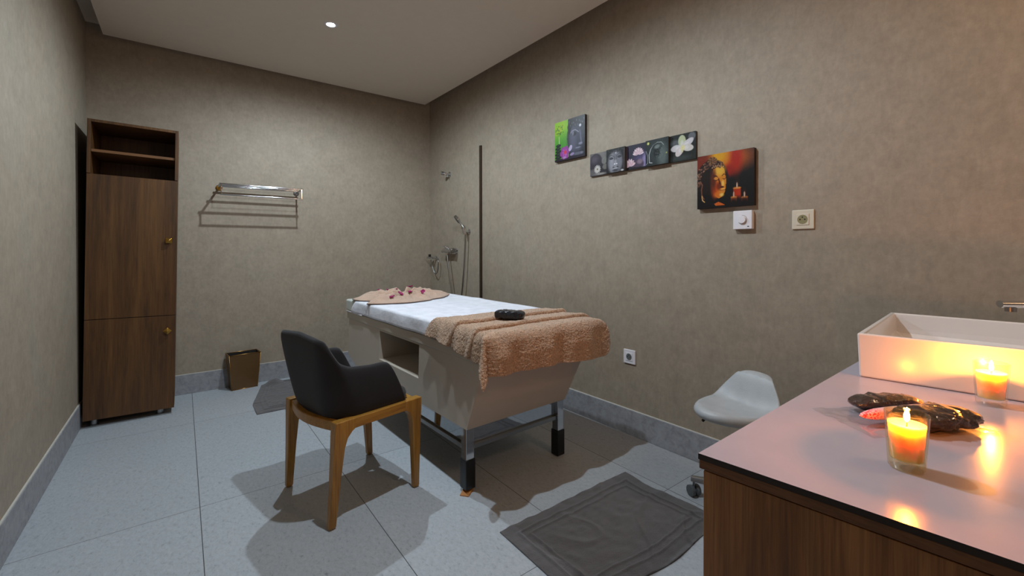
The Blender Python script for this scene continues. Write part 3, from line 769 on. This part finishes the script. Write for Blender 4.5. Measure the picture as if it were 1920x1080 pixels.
# ------------------------------------------------------------------ pictures (prints painted into the mesh colours)
class Paint:
    def __init__(s, w, h, base):
        s.w, s.h = w, h
        y, x = np.mgrid[0:h, 0:w]; s.X = (x+.5)/w; s.Y = (y+.5)/h; s.asp = w/h
        s.C = np.zeros((h, w, 3))+np.array(base)/255.
        s.rng = np.random.RandomState(3)
    def over(s, mask, c): mask = np.clip(mask, 0, 1)[..., None]; s.C = s.C*(1-mask)+np.array(c)/255.*mask
    def ell(s, cx, cy, rx, ry, c, a=0, soft=.12, op=1):
        dx = s.X-cx; dy = s.Y-cy; ca, sa = cos(a), sin(a); dx = dx*s.asp
        u = (dx*ca+dy*sa)/(rx*s.asp); v = (-dx*sa+dy*ca)/ry; d = np.sqrt(u*u+v*v); s.over(np.clip((1-d)/soft+.5, 0, 1)*op, c)
    def poly(s, pts, c, op=1):
        m = np.zeros_like(s.X, bool); n = len(pts)
        for i in range(n):
            (x1, y1), (x2, y2) = pts[i], pts[(i+1) % n]
            cond = ((y1 > s.Y) != (y2 > s.Y)); xi = (x2-x1)*(s.Y-y1)/((y2-y1) if y2 != y1 else 1e-9)+x1
            m ^= cond & (s.X < xi)
        s.over(m.astype(float)*op, c)
    def line(s, pts, wd, c, op=1):
        for (x1, y1), (x2, y2) in zip(pts, pts[1:]):
            dx, dy = x2-x1, y2-y1; L2 = dx*dx+dy*dy+1e-12
            t = np.clip(((s.X-x1)*dx+(s.Y-y1)*dy)/L2, 0, 1); d = np.hypot((s.X-x1-t*dx), (s.Y-y1-t*dy)); s.over(np.clip((wd-d)/wd*1.8, 0, 1)*op, c)
    def grain(s, a): s.C = np.clip(s.C+s.rng.randn(s.h, s.w, 1)*a, 0, 1)
    def petal(s, cx, cy, L, W, a, c, c2=None):
        px, py = cx+cos(a)*L/2, cy+sin(a)*L/2
        s.ell(px, py, L/2, W/2, c, a, .18)
        if c2: s.ell(cx+cos(a)*L*.3, cy+sin(a)*L*.3, L*.25, W*.22, c2, a, .8, .7)
def canvas(label, y, z, W, H, dep, P, edge):
    t = on_wall('wall_picture', label, 'picture', y, z)
    obj('canvas_block', BX(-W/2, W/2, -dep, -.0005, -H/2, H/2), edge, t, bevel=.0015)
    bm = bmesh.new(); h, w_ = P.h, P.w
    V = [[bm.verts.new((-W/2+W*i/w_, -dep-.0006, -H/2+H*j/h)) for i in range(w_+1)] for j in range(h+1)]
    for j in range(h):
        for i in range(w_): bm.faces.new((V[j][i], V[j][i+1], V[j+1][i+1], V[j+1][i]))
    me = bpy.data.meshes.new('print'); bm.to_mesh(me); bm.free()
    ca = me.color_attributes.new('print', 'FLOAT_COLOR', 'CORNER')
    lin = np.where(P.C <= .04045, P.C/12.92, ((P.C+.055)/1.055)**2.4)
    cols = np.ones((h*w_, 4, 4)); cols[:, :, :3] = lin.reshape(-1, 1, 3)
    cols[:, :, :3] *= .78
    ca.data.foreach_set('color', cols.astype(np.float32).ravel())
    me.materials.append(MT['print']); o = bpy.data.objects.new('print', me); COL.objects.link(o); o.parent = t
MT['print'] = printed('printed_canvas')
dk = plain('dark_canvas_edge', rgb(34, 24, 20), .6); gr = plain('grey_canvas_edge', rgb(60, 54, 50), .6)

# 1 green picture: half face, orchid, stones
P = Paint(110, 110, (96, 168, 40))
P.ell(.2, .9, .35, .3, (150, 200, 30), 0, 1.2); P.ell(.30, .30, .35, .3, (70, 150, 40), 0, 1.3)
for i in range(60): P.ell(.02+.28*P.rng.rand(), .66+.26*P.rng.rand(), .018, .014, ((190, 190, 20), (40, 80, 10), (120, 170, 20))[i % 3], i, .5, .8)
P.line([(.16, .35), (.15, .62)], .01, (210, 230, 170))
P.poly([(.46, 1), (.45, .85), (.43, .5), (.47, .3), (.5, 0), (1, 0), (1, 1)], (24, 24, 34))
P.ell(.70, .48, .26, .36, (62, 62, 80), 0, .5); P.ell(.62, .45, .10, .30, (92, 92, 112), .05, 1.0, .8)
P.poly([(.46, 1), (1, 1), (1, .88), (.75, .92), (.58, .82), (.5, .6), (.46, .7)], (18, 17, 22))
for i in range(22): P.ell(.47+.024*i, .86+.06*sin(i*1.3), .016, .03, (88, 84, 92) if i % 2 else (24, 22, 26), 0, .5)
for i in range(12): P.ell(.455+.01*sin(i), .42+.035*i, .014, .018, (50, 48, 56), 0, .5)
P.line([(.55, .64), (.60, .69), (.70, .69), (.80, .62)], .014, (150, 148, 165)); P.ell(.66, .60, .07, .05, (30, 30, 42), 0, .5); P.ell(.62, .62, .03, .06, (120, 118, 136), 0, .8)
P.ell(.85, .77, .035, .035, (215, 215, 230), 0, .5); P.line([(.84, .65), (.87, .45), (.90, .32)], .022, (98, 98, 122)); P.ell(.86, .33, .06, .03, (130, 130, 152), 0, .7)
P.ell(.78, .24, .09, .02, (120, 120, 140), 0, .6); P.ell(.78, .19, .09, .022, (70, 70, 88), 0, .6); P.ell(.76, .10, .14, .04, (96, 96, 112), 0, .9); P.ell(.9, .1, .05, .03, (110, 110, 130), 0, .9)
for i in range(6): P.ell(.13-.015*(i % 2), .40-.075*i, .085+.008*i, .04, (18, 26, 20), 0, .3); P.ell(.12, .415-.075*i, .04, .012, (66, 90, 60), 0, .8, .7)
P.poly([(.0, 0), (1, 0), (1, .05), (.5, .07), (0, .04)], (30, 14, 34))
for a in (.3, 1.2, 2.2, 3.3, 4.3, 5.3): P.petal(.35, .19, .17, .15, a, (150, 60, 150), (190, 120, 190))
P.petal(.5, .2, .16, .10, 1.1, (185, 175, 205)); P.petal(.52, .1, .14, .07, .2, (150, 130, 170)); P.ell(.36, .20, .035, .05, (215, 50, 70), 0, .5); P.ell(.34, .07, .06, .03, (170, 130, 180), 0, .6)
P.grain(.02); canvas('square green picture with a dark carved face and a purple orchid', 2.197, 1.940, .295, .285, .022, P, dk)

def face(P, cx, sc=1.0, half=False):
    P.ell(cx, .42, .34*sc, .50*sc, (110, 110, 118), 0, .35); P.ell(cx-.14, .45, .10, .3, (150, 150, 160), 0, 1, .7); P.ell(cx+.2, .42, .08, .28, (70, 70, 76), 0, 1, .7)
    P.poly([(0, 1), (1, 1), (1, .80), (cx+.28, .84), (cx, .93), (cx-.26, .82), (cx-.3, .8)], (20, 18, 20))
# 2..6 row of five small square canvases
def tile(n):
    P = Paint(72, 72, (40, 38, 44))
    if n == 0:
        P.ell(.5, .9, .6, .3, (120, 114, 112), 0, 1); P.ell(.32, .62, .36, .36, (54, 46, 56), 0, .12); P.ell(.25, .72, .2, .15, (84, 74, 86), 0, 1.2)
        P.ell(.80, .62, .14, .18, (120, 118, 112), 0, .3); P.ell(.86, .34, .16, .12, (110, 106, 100), 0, .3); P.ell(.15, .15, .35, .16, (96, 92, 94), 0, .6)
        for i in range(14): P.petal(.42, .28, .20, .055, i*2*pi/14, (198, 192, 186))
        P.ell(.42, .28, .04, .04, (110, 96, 80), 0, .5); P.ell(.6, .06, .3, .05, (150, 146, 142), 0, 1)
    elif n == 1:
        P.C[:] = np.array((26, 24, 26))/255
        P.ell(.47, .40, .40, .50, (112, 112, 120), 0, .3); P.ell(.30, .40, .12, .32, (158, 158, 168), 0, 1, .8); P.ell(.72, .45, .12, .3, (120, 120, 130), 0, 1, .6)
        P.poly([(0, 1), (1, 1), (1, .78), (.82, .84), (.5, .96), (.2, .82), (.05, .72), (0, .6)], (16, 15, 16))
        for i in range(20): P.ell(.05+.047*i, .90+.05*sin(i*2), .018, .03, (70, 66, 66) if i % 2 else (14, 12, 12), 0, .5)
        P.line([(.12, .66), (.26, .74), (.42, .66), (.47, .48)], .014, (52, 52, 58)); P.line([(.84, .68), (.70, .76), (.56, .68), (.53, .48)], .014, (52, 52, 58))
        P.ell(.27, .60, .10, .05, (62, 62, 70), 0, .5); P.ell(.71, .63, .10, .05, (62, 62, 70), 0, .5); P.line([(.17, .585), (.27, .56), (.38, .585)], .012, (18, 18, 20)); P.line([(.61, .61), (.71, .585), (.82, .62)], .012, (18, 18, 20))
        P.ell(.52, .80, .03, .03, (206, 206, 210), 0, .5); P.ell(.50, .42, .06, .12, (150, 150, 158), 0, .7); P.ell(.45, .34, .04, .03, (230, 230, 235), 0, .5); P.ell(.56, .34, .05, .03, (215, 215, 222), 0, .5)
        P.ell(.50, .21, .15, .035, (30, 30, 34), 0, .5); P.ell(.50, .24, .10, .02, (170, 170, 178), 0, .6); P.ell(.50, .17, .12, .025, (180, 180, 188), 0, .6); P.ell(.50, .07, .16, .04, (60, 60, 66), 0, .8)
        P.ell(.86, .04, .08, .04, (190, 190, 190), 0, .6); P.line([(.93, .1), (.96, .9)], .02, (86, 66, 60))
    elif n == 2:
        P.C[:] = np.array((34, 30, 50))/255; P.ell(.75, .3, .4, .3, (86, 76, 118), 0, 1.2); P.ell(.9, .25, .12, .3, (140, 128, 168), 0, .8)
        P.ell(.55, .18, .30, .20, (74, 58, 76), 0, .2); P.ell(.66, .28, .14, .10, (130, 112, 128), 0, .6)
        for i, a in enumerate(np.linspace(.15, pi-.15, 9)): P.petal(.58, .58, .28, .10, a, (206, 176, 186) if i % 2 else (226, 204, 210), (190, 140, 160))
        for i, a in enumerate(np.linspace(.3, pi-.1, 7)): P.petal(.15, .16, .30, .12, a, (200, 168, 178) if i % 2 else (218, 194, 200), (184, 134, 152))
        P.line([(.0, 0), (.0, 1)], .03, (110, 76, 66)); P.poly([(0, 0), (1, 0), (1, .05), (0, .10)], (20, 16, 22))
    elif n == 3:
        P.C[:] = np.array((22, 26, 28))/255; P.ell(.62, .5, .5, .7, (52, 60, 60), 0, 1); P.ell(.75, .3, .2, .4, (90, 100, 98), 0, 1)
        P.line([(.02, .60), (.10, .40), (.10, .12), (.02, .06)], .014, (150, 154, 158)); P.line([(.24, .66), (.16, .44), (.18, .12), (.30, .10)], .018, (196, 198, 204))
        P.line([(.22, .62), (.34, .78), (.52, .86), (.70, .84), (.80, .72)], .018, (150, 156, 154)); P.ell(.50, .68, .18, .14, (26, 30, 30), 0, .6); P.ell(.52, .70, .13, .08, (112, 122, 120), .2, .8)
        P.ell(.50, .45, .14, .14, (20, 24, 24), 0, .8); P.ell(.12, .88, .06, .06, (150, 160, 60), 0, .3); P.ell(.12, .88, .025, .04, (230, 230, 160), 0, .6); P.ell(.92, .40, .03, .03, (170, 170, 90), 0, .5)
        for i in range(60): P.ell(.45+.3*P.rng.rand(), .25+.4*P.rng.rand(), .012, .012, (130, 138, 136), 0, .6, .5)
    else:
        P.C[:] = np.array((26, 30, 26))/255; P.ell(.2, .7, .2, .12, (84, 88, 92), 0, .8); P.ell(.85, .85, .14, .14, (96, 100, 106), 0, .3); P.ell(.4, .12, .4, .1, (52, 58, 56), 0, 1)
        for a, L_, W_, c in ((pi/2+.05, .46, .30, (186, 194, 158)), (.55, .50, .24, (206, 200, 206)), (pi+.02, .46, .26, (204, 200, 202)), (-.2, .44, .26, (208, 202, 196)), (-2.25, .38, .26, (212, 200, 198))): P.petal(.48, .50, L_, W_, a, c, (228, 224, 222))
        P.ell(.50, .48, .08, .10, (226, 216, 160), 0, .7); P.ell(.48, .36, .04, .05, (214, 206, 160), 0, .6)
    P.grain(.025); return P
lab = ['small square picture of grey pebbles and a white blossom, first in the row of five', 'small square picture of a grey carved face, second in the row of five', 'small square picture of pink lotus flowers on violet, middle of the row of five', 'small square picture of half a stone face, fourth in the row of five', 'small square picture of a pale five-petalled flower, last in the row of five']
ys = [2.010, 1.858, 1.711, 1.564, 1.412, 1.257]
for i in range(5):
    W_ = ys[i]-ys[i+1]-.002
    canvas(lab[i], (ys[i]+ys[i+1])/2, 1.7235, W_, .150, .030 if i in (1, 3) else .014, tile(i), gr)
# 7 the orange picture
P = Paint(120, 120, (16, 12, 12))
P.ell(.55, .88, .42, .22, (196, 92, 18), 0, 1); P.ell(.70, .86, .10, .25, (170, 30, 8), 0, 1.1); P.ell(.40, .95, .16, .16, (216, 156, 20), 0, 1.1); P.ell(.08, .85, .16, .2, (120, 36, 10), 0, 1); P.ell(.58, .66, .08, .1, (150, 24, 8), 0, 1.2)
P.ell(.27, .52, .30, .38, (30, 18, 14), 0, .1); P.poly([(.0, .0), (.5, .0), (.46, .1), (.30, .2), (0, .35)], (18, 12, 12))
P.poly([(.30, .72), (.44, .78), (.50, .70), (.52, .58), (.535, .50), (.53, .44), (.525, .36), (.51, .28), (.46, .20), (.40, .17), (.34, .22), (.30, .34), (.27, .5)], (214, 130, 34))
P.ell(.42, .68, .09, .09, (226, 176, 62), 0, 1); P.ell(.33, .36, .06, .16, (196, 70, 14), 0, 1); P.ell(.30, .52, .05, .2, (90, 36, 14), 0, 1); P.ell(.41, .40, .05, .07, (120, 44, 12), 0, .8); P.ell(.38, .24, .06, .05, (214, 110, 26), 0, .9)
P.line([(.31, .60), (.36, .585), (.40, .53), (.425, .44)], .016, (74, 28, 10)); P.line([(.46, .58), (.49, .61), (.52, .60)], .010, (90, 40, 14)); P.line([(.31, .525), (.355, .505), (.40, .52)], .009, (60, 20, 8)); P.ell(.355, .545, .04, .028, (218, 140, 54), 0, .7)
P.line([(.47, .53), (.50, .515), (.525, .53)], .008, (70, 26, 8)); P.ell(.475, .44, .025, .06, (240, 190, 90), 0, .8); P.ell(.46, .375, .035, .018, (80, 28, 10), 0, .6); P.ell(.475, .34, .04, .018, (236, 168, 74), 0, .7); P.ell(.468, .305, .035, .018, (214, 130, 50), 0, .7); P.line([(.43, .322), (.51, .322)], .006, (80, 26, 10)); P.ell(.455, .235, .04, .03, (236, 190, 96), 0, .9)
for i in range(230):
    a = P.rng.rand()*1.35*pi*.62+pi*.32; r_ = .27+.14*P.rng.rand(); x = .30+r_*.85*cos(a); y = .55+r_*.85*sin(a)*.95
    if not (x > .32 and y < .72): P.ell(x, y, .013, .012, ((104, 66, 50), (50, 30, 26), (160, 116, 92))[i % 3], 0, .5, .8)
for i in range(70): a = i*2.4; r_ = .085*sqrt((i+1)/70); P.ell(.28+r_*cos(a), .915+r_*sin(a)*.75-.03, .013, .012, ((120, 76, 46), (60, 34, 24), (150, 110, 70))[i % 3], 0, .5, .8)
for i in range(14): P.ell(.27+.016*i, .745+.028*sin(i*.22*pi/3)+(.0), .011, .013, (196, 160, 120) if i % 2 else (90, 50, 30), 0, .5)
P.line([(.03, .47), (.07, .50), (.10, .45), (.08, .36), (.09, .25), (.13, .18)], .014, (118, 72, 54)); P.line([(.09, .24), (.10, .16), (.14, .125)], .012, (228, 176, 110))
P.poly([(.32, .08), (.40, .11), (.46, .08), (.52, .04), (.34, .045)], (206, 96, 30))
def cndl(x, y0, y1, w_, c): P.poly([(x-w_, y0), (x+w_, y0), (x+w_, y1), (x-w_, y1)], c); P.ell(x, y1, w_, .02, (236, 150, 60), 0, .6); P.ell(x, y0, w_*1.4, .07, (20, 14, 14), 0, 1.2); P.ell(x, y1+.05, .012, .05, (250, 236, 214), 0, .5); P.ell(x, y1+.06, .03, .08, (120, 40, 20), 0, 1.6, .35)
cndl(.72, .10, .33, .065, (186, 50, 14)); cndl(.665, .08, .17, .05, (196, 84, 26)); cndl(.845, .08, .155, .052, (176, 70, 24))
P.grain(.012); canvas('square orange picture of a golden carved face beside three burning candles', 1.100, 1.512, .288, .280, .024, P, dk)

# ------------------------------------------------------------------ saddle stool
def stool():
    t = thing('saddle_stool', 'grey saddle stool on castors half hidden behind the vanity', 'stool', (1.975, .850, 0), radians(-14))
    # local +x is the raised back
    bm = bmesh.new(); n, m = 56, 14; Rt = []; Rb = []
    def sh(q, k):
        c, s = cos(q), sin(q)
        e = 1 if c < 0 else .72
        rx = .255 if c < 0 else .085; ry = .160*(1-.42*sstep(-.15, .5, c))
        x = rx*math.copysign(abs(c)**e, c)*k-.045; y = ry*math.copysign(abs(s)**e, s)*k
        lift = .128*sstep(-.075, .012, x)*(1-.25*(abs(y)/.12)**3 if abs(y) < .12 else .75)
        saddle = .012*(y/.16)**2*-1+.0
        z = .488+lift+saddle+.018*k*k*(1 if x < 0 else .3)
        return x, y, z
    for j in range(1, m+1):
        k = j/m
        Rt.append([sh(2*pi*i/n, k*.94) if j == m else sh(2*pi*i/n, k*.93) for i in range(n)])
    R = Rt[:]
    for kk, dz in ((1.0, -.010), (1.02, -.026), (.98, -.044), (.85, -.052), (.5, -.055)):
        r = []
        for i in range(n):
            x, y, z = sh(2*pi*i/n, kk); x2, y2, z2 = sh(2*pi*i/n, .93); r.append((x, y, z2+dz))
        R.append(r)
    V = rings(bm, R, cap=False); c = bm.verts.new(sh(0, 0)); c2 = bm.verts.new((-.045, 0, .452))
    for i in range(n):
        bm.faces.new((c, V[0][i], V[0][(i+1) % n])); bm.faces.new((c2, V[-1][(i+1) % n], V[-1][i]))
    obj('seat', bm, MT['stoolv'], t, sub=1)
    bm = bmesh.new(); box(bm, -.07, .07, -.05, .05, .435, .455); obj('seat_plate', bm, MT['black'], t, bevel=.003)
    bm = bmesh.new(); tube(bm, smoothpath([(-.03, 0, .445), (-.20, .05, .445), (-.245, .055, .430)], 4), .006, 8); obj('lever', bm, MT['black'], t, smooth=True)
    bm = bmesh.new(); lathe(bm, [(.014, .20), (.014, .44)], 20); lathe(bm, [(.026, .085), (.026, .24), (.022, .245)], 24); obj('gas_column', bm, MT['chrome'], t, smooth=True, autos=40)
    for k in range(5):
        q = radians(106+14)+k*2*pi/5; d = Vector((cos(q), sin(q), 0)); nrm = Vector((-sin(q), cos(q), 0))
        bm = bmesh.new(); R = []
        for r_, w_, z0, z1 in ((.02, .024, .085, .125), (.15, .019, .075, .105), (.262, .013, .068, .090)):
            p = d*r_; R.append([p+nrm*w_+Vector((0, 0, z0)), p-nrm*w_+Vector((0, 0, z0)), p-nrm*w_*.7+Vector((0, 0, z1)), p+nrm*w_*.7+Vector((0, 0, z1))])
        rings(bm, R); l = obj('base_arm', bm, MT['chrome'], t, bevel=.003)
        p = d*.25+Vector((0, 0, .026)); tr = (d*.6+nrm*.8).normalized()
        bm = bmesh.new()
        for sgn in (-1, 1): tube(bm, [p+tr*sgn*.006, p+tr*sgn*.010, p+tr*sgn*.022, p+tr*sgn*.024], [.0235, .0255, .0255, .022], 22)
        cs = obj('castor', bm, MT['rubber'], l, smooth=True, autos=35)
        bm = bmesh.new(); tube(bm, [p+Vector((0, 0, .0)), p+Vector((0, 0, .045))], .0055, 10); obj('stem', bm, MT['chrome_d'], cs, smooth=True, autos=40)
stool()

# ------------------------------------------------------------------ vanity, worktop, basin, faucet
CT = .80
A0 = Vector((.722, .405)); dF = Vector((.107, -1.0)); yEnd = -1.29
def fr(y, inset=0): return (A0.x+(A0.y-y)*.107+inset, y)
wl = wx(.44)-.003
def vanity():
    t = thing('vanity_cabinet', 'walnut vanity cabinet with a plain front beside the camera', 'cabinet', (0, 0, 0))
    i = .006
    bm = bmesh.new(); prism(bm, [fr(A0.y-.006, i), (wx(.42)-.014, .428), (wx(yEnd)-.014, yEnd), fr(yEnd, i)], .0, CT-.030); obj('carcass', bm, MT['walnut_v'], t, bevel=.001, seg=1)
    bm = bmesh.new(); prism(bm, [fr(A0.y-.012, .012), (wx(.42)-.004, .422), (wx(yEnd)-.004, yEnd), fr(yEnd, .012)], CT-.030, CT-.0265); obj('shadow_gap', bm, MT['top_edge'], t)
    bm = bmesh.new(); prism(bm, [fr(A0.y-.001, .001), (wx(.42)-.003, .430), (wx(yEnd)-.003, yEnd), fr(yEnd, .001)], CT-.0265, CT-.0105); obj('top_strip', bm, MT['walnut_he'], t, bevel=.001, seg=1)
MT['walnut_he'] = wood('walnut_vanity_edge', rgb(84, 52, 26), rgb(116, 76, 40), rgb(136, 94, 54), 'Y')
vanity()
bm = bmesh.new(); prism(bm, [fr(A0.y), (wl, .434), (wx(yEnd)-.003, yEnd), fr(yEnd)], CT-.0102, CT)
for f in bm.faces: f.material_index = 0 if all(v.co.z > CT-.001 for v in f.verts) else 1
o = obj('countertop', bm, [MT['top'], MT['top_edge']]); tag(o, 'smooth white laminate worktop with a dark edge on the walnut vanity', 'countertop')
def basin():
    t = thing('wash_basin', 'rectangular white ceramic vessel basin standing on the worktop', 'wash basin', (0, 0, 0))
    z0, z1 = CT+.0005, .922
    Bo = [(1.513, .372), (2.06, .410), (2.19, -.42), (1.640, -.42)]
    To = [(1.513, .378), (2.105, .425), (2.20, -.43), (1.675, -.44)]
    def inset(P, d):
        c = Vector((sum(p[0] for p in P)/4, sum(p[1] for p in P)/4)); return [(p[0]+(d if p[0] < c.x else -d), p[1]+(d if p[1] < c.y else -d)) for p in P]
    bm = bmesh.new(); R = [[(x, y, z0) for x, y in Bo], [(x, y, z1) for x, y in To], [(x, y, z1) for x, y in inset(To, .014)], [(x, y, z0+.055) for x, y in inset(To, .020)], [(x, y, z0+.022) for x, y in inset(To, .07)]]
    rings(bm, R); obj('bowl', bm, MT['ceramic'], t, bevel=.006, seg=3)
    bm = bmesh.new(); lathe(bm, [(.001, z0+.0235), (.030, z0+.0235), (.033, z0+.0222)], 24, (1.86, -.0, 0), cap=False); obj('drain', bm, MT['chrome'], t, smooth=True)
basin()
def faucet():
    t = thing('basin_faucet', 'chrome tap spout reaching over the basin at the right edge of the picture', 'tap', (2.12, -.50, CT))
    bm = bmesh.new(); lathe(bm, [(.028, .0005), (.028, .008), (.022, .012), (.022, .20), (.016, .21)], 28); obj('column', bm, MT['chrome'], t, smooth=True, autos=40)
    tip = Vector((1.85-2.12, .135+.50, 1.0-CT+.002)); st = Vector((0, 0, .175))
    d = (tip-st); pts = [st, st+d*.3+Vector((0, 0, .02)), st+d*.7+Vector((0, 0, .015)), tip]
    bm = bmesh.new(); R = []
    for i, p in enumerate(smoothpath(pts, 5)):
        k = i/15; dd = Vector((d.x, d.y, 0)).normalized(); nn = Vector((-dd.y, dd.x, 0)); w_, h_ = lerp(.019, .022, k), lerp(.014, .010, k)
        R.append([p+nn*w_*cos(2*pi*j/16)+Vector((0, 0, h_*sin(2*pi*j/16))) for j in range(16)])
    rings(bm, R); obj('spout', bm, MT['chrome'], t, smooth=True, autos=50)
    bm = bmesh.new(); e = tip-Vector((d.x, d.y, 0)).normalized()*.022; tube(bm, [e+Vector((0, 0, -.006)), e+Vector((0, 0, -.020))], .012, 18); obj('aerator', bm, MT['chrome_d'], t, smooth=True, autos=40)
    bm = bmesh.new(); tube(bm, [(0, 0, .21), (0, 0, .225), (.03, -.02, .26), (.07, -.05, .275)], [.018, .018, .008, .006], 14); obj('handle', bm, MT['chrome'], t, smooth=True, autos=50)
faucet()

# ------------------------------------------------------------------ candles
def candle(x, y, label, power, wtop, rb, rt, H, gm):
    t = thing('candle_glass', label, 'candle', (x, y, CT+.0003), 0, 'burning candles on the worktop')
    def ro(z): return lerp(rb, rt, z/H)
    bm = bmesh.new(); lathe(bm, [(rb-.003, 0), (rb, .003), (ro(.05), .05), (rt, H), (rt-.0018, H+.0008), (rt-.003, H), (ro(.05)-.0028, .05), (ro(.016)-.003, .016), (.006, .013)], 48, cap=False)
    obj('glass', bm, MT[gm], t, smooth=True, autos=60)
    bm = bmesh.new(); lathe(bm, [(.002, .0168), (ro(.018)-.0042, .0168), (ro(.05)-.0036, .05), (ro(wtop+.004)-.0036, wtop+.004), (ro(wtop)-.007, wtop+.001), (.010, wtop-.002), (.001, wtop-.002)], 40, cap=False)
    wx_ = obj('wax', bm, MT['wax'], t, smooth=True, autos=70)
    bm = bmesh.new(); tube(bm, [(0, 0, wtop-.003), (.001, 0, wtop+.004), (.002, .001, wtop+.009)], .0008, 6); wk = obj('wick', bm, MT['wick'], wx_, smooth=True)
    bm = bmesh.new(); z0 = wtop+.006
    lathe(bm, [(.0003, z0), (.0028, z0+.003), (.0042, z0+.007), (.0038, z0+.012), (.0018, z0+.018), (.0003, z0+.024)], 16); obj('flame', bm, MT['flame'], t, smooth=True)
    ld = bpy.data.lights.new('candle_light', 'POINT'); ld.energy = power; ld.color = (1, .27, .022); ld.shadow_soft_size = .004
    lo = bpy.data.objects.new('candle_light', ld); COL.objects.link(lo); lo.parent = t; lo.location = (0, 0, z0+.010)
candle(.943, .169, 'burning candle glass nearest the camera, in front of the dark packets', CANDLE_POWER, .070, .0235, .0288, .091, 'glow_tint_glass')
candle(1.480, .120, 'burning candle glass close against the white basin', CANDLE_POWER*1.3, .072, .0245, .0302, .097, 'glass')

# ------------------------------------------------------------------ packets between the candles
def place(o, p, q, z, tilt=0):
    p, q = Vector(p), Vector(q); c = (p+q)/2; a = math.atan2(q.y-p.y, q.x-p.x)
    o.location = (c.x, c.y, z); o.rotation_euler = (0, 0, a)
p, q = (1.174, .304), (1.302, .210)
o = obj('sealed_packet', pillow(hypot(p[0]-q[0], p[1]-q[1]), .056, .034, seed=5, wr=.22, nx=40, ny=26), MT['packet'], smooth=True); place(o, p, q, CT+.020)
tag(o, 'dark glossy wrapped packet lying farther from the camera, nearer the basin', 'packet', 'dark packets on the worktop')
p, q = (1.118, .218), (1.276, .126)
o = obj('sealed_packet', pillow(hypot(p[0]-q[0], p[1]-q[1]), .078, .040, seed=9, wr=.24, nx=40, ny=26), MT['packet'], smooth=True); place(o, p, q, CT+.023)
tag(o, 'dark glossy wrapped packet right behind the nearest candle glass', 'packet', 'dark packets on the worktop')
p, q = (1.095, .268), (1.290, .172)
o = obj('pink_roll', pillow(hypot(p[0]-q[0], p[1]-q[1]), .024, .024, seed=1, wr=.06), MT['pink'], smooth=True); place(o, p, q, CT+.020)
tag(o, 'pale pink roll with red tips lying between the two dark packets', 'roll')
bm = bmesh.new()
def ff(u, v):
    x = lerp(-.135, .135, u); y = lerp(-.075, .075, v); r = abs(noise.noise((x*30, y*30, 2)))
    return (x+.006*noise.noise((y*20, 1, 1)), y+.006*noise.noise((x*20, 5, 1)), .0025+.007*r)
grid(bm, 40, 26, ff); o = obj('plastic_bag', bm, MT['film'], smooth=True); place(o, (1.10, .28), (1.28, .17), CT)
tag(o, 'crumpled clear plastic wrapper spread under the dark packets', 'plastic bag')
bpy.context.view_layer.update()
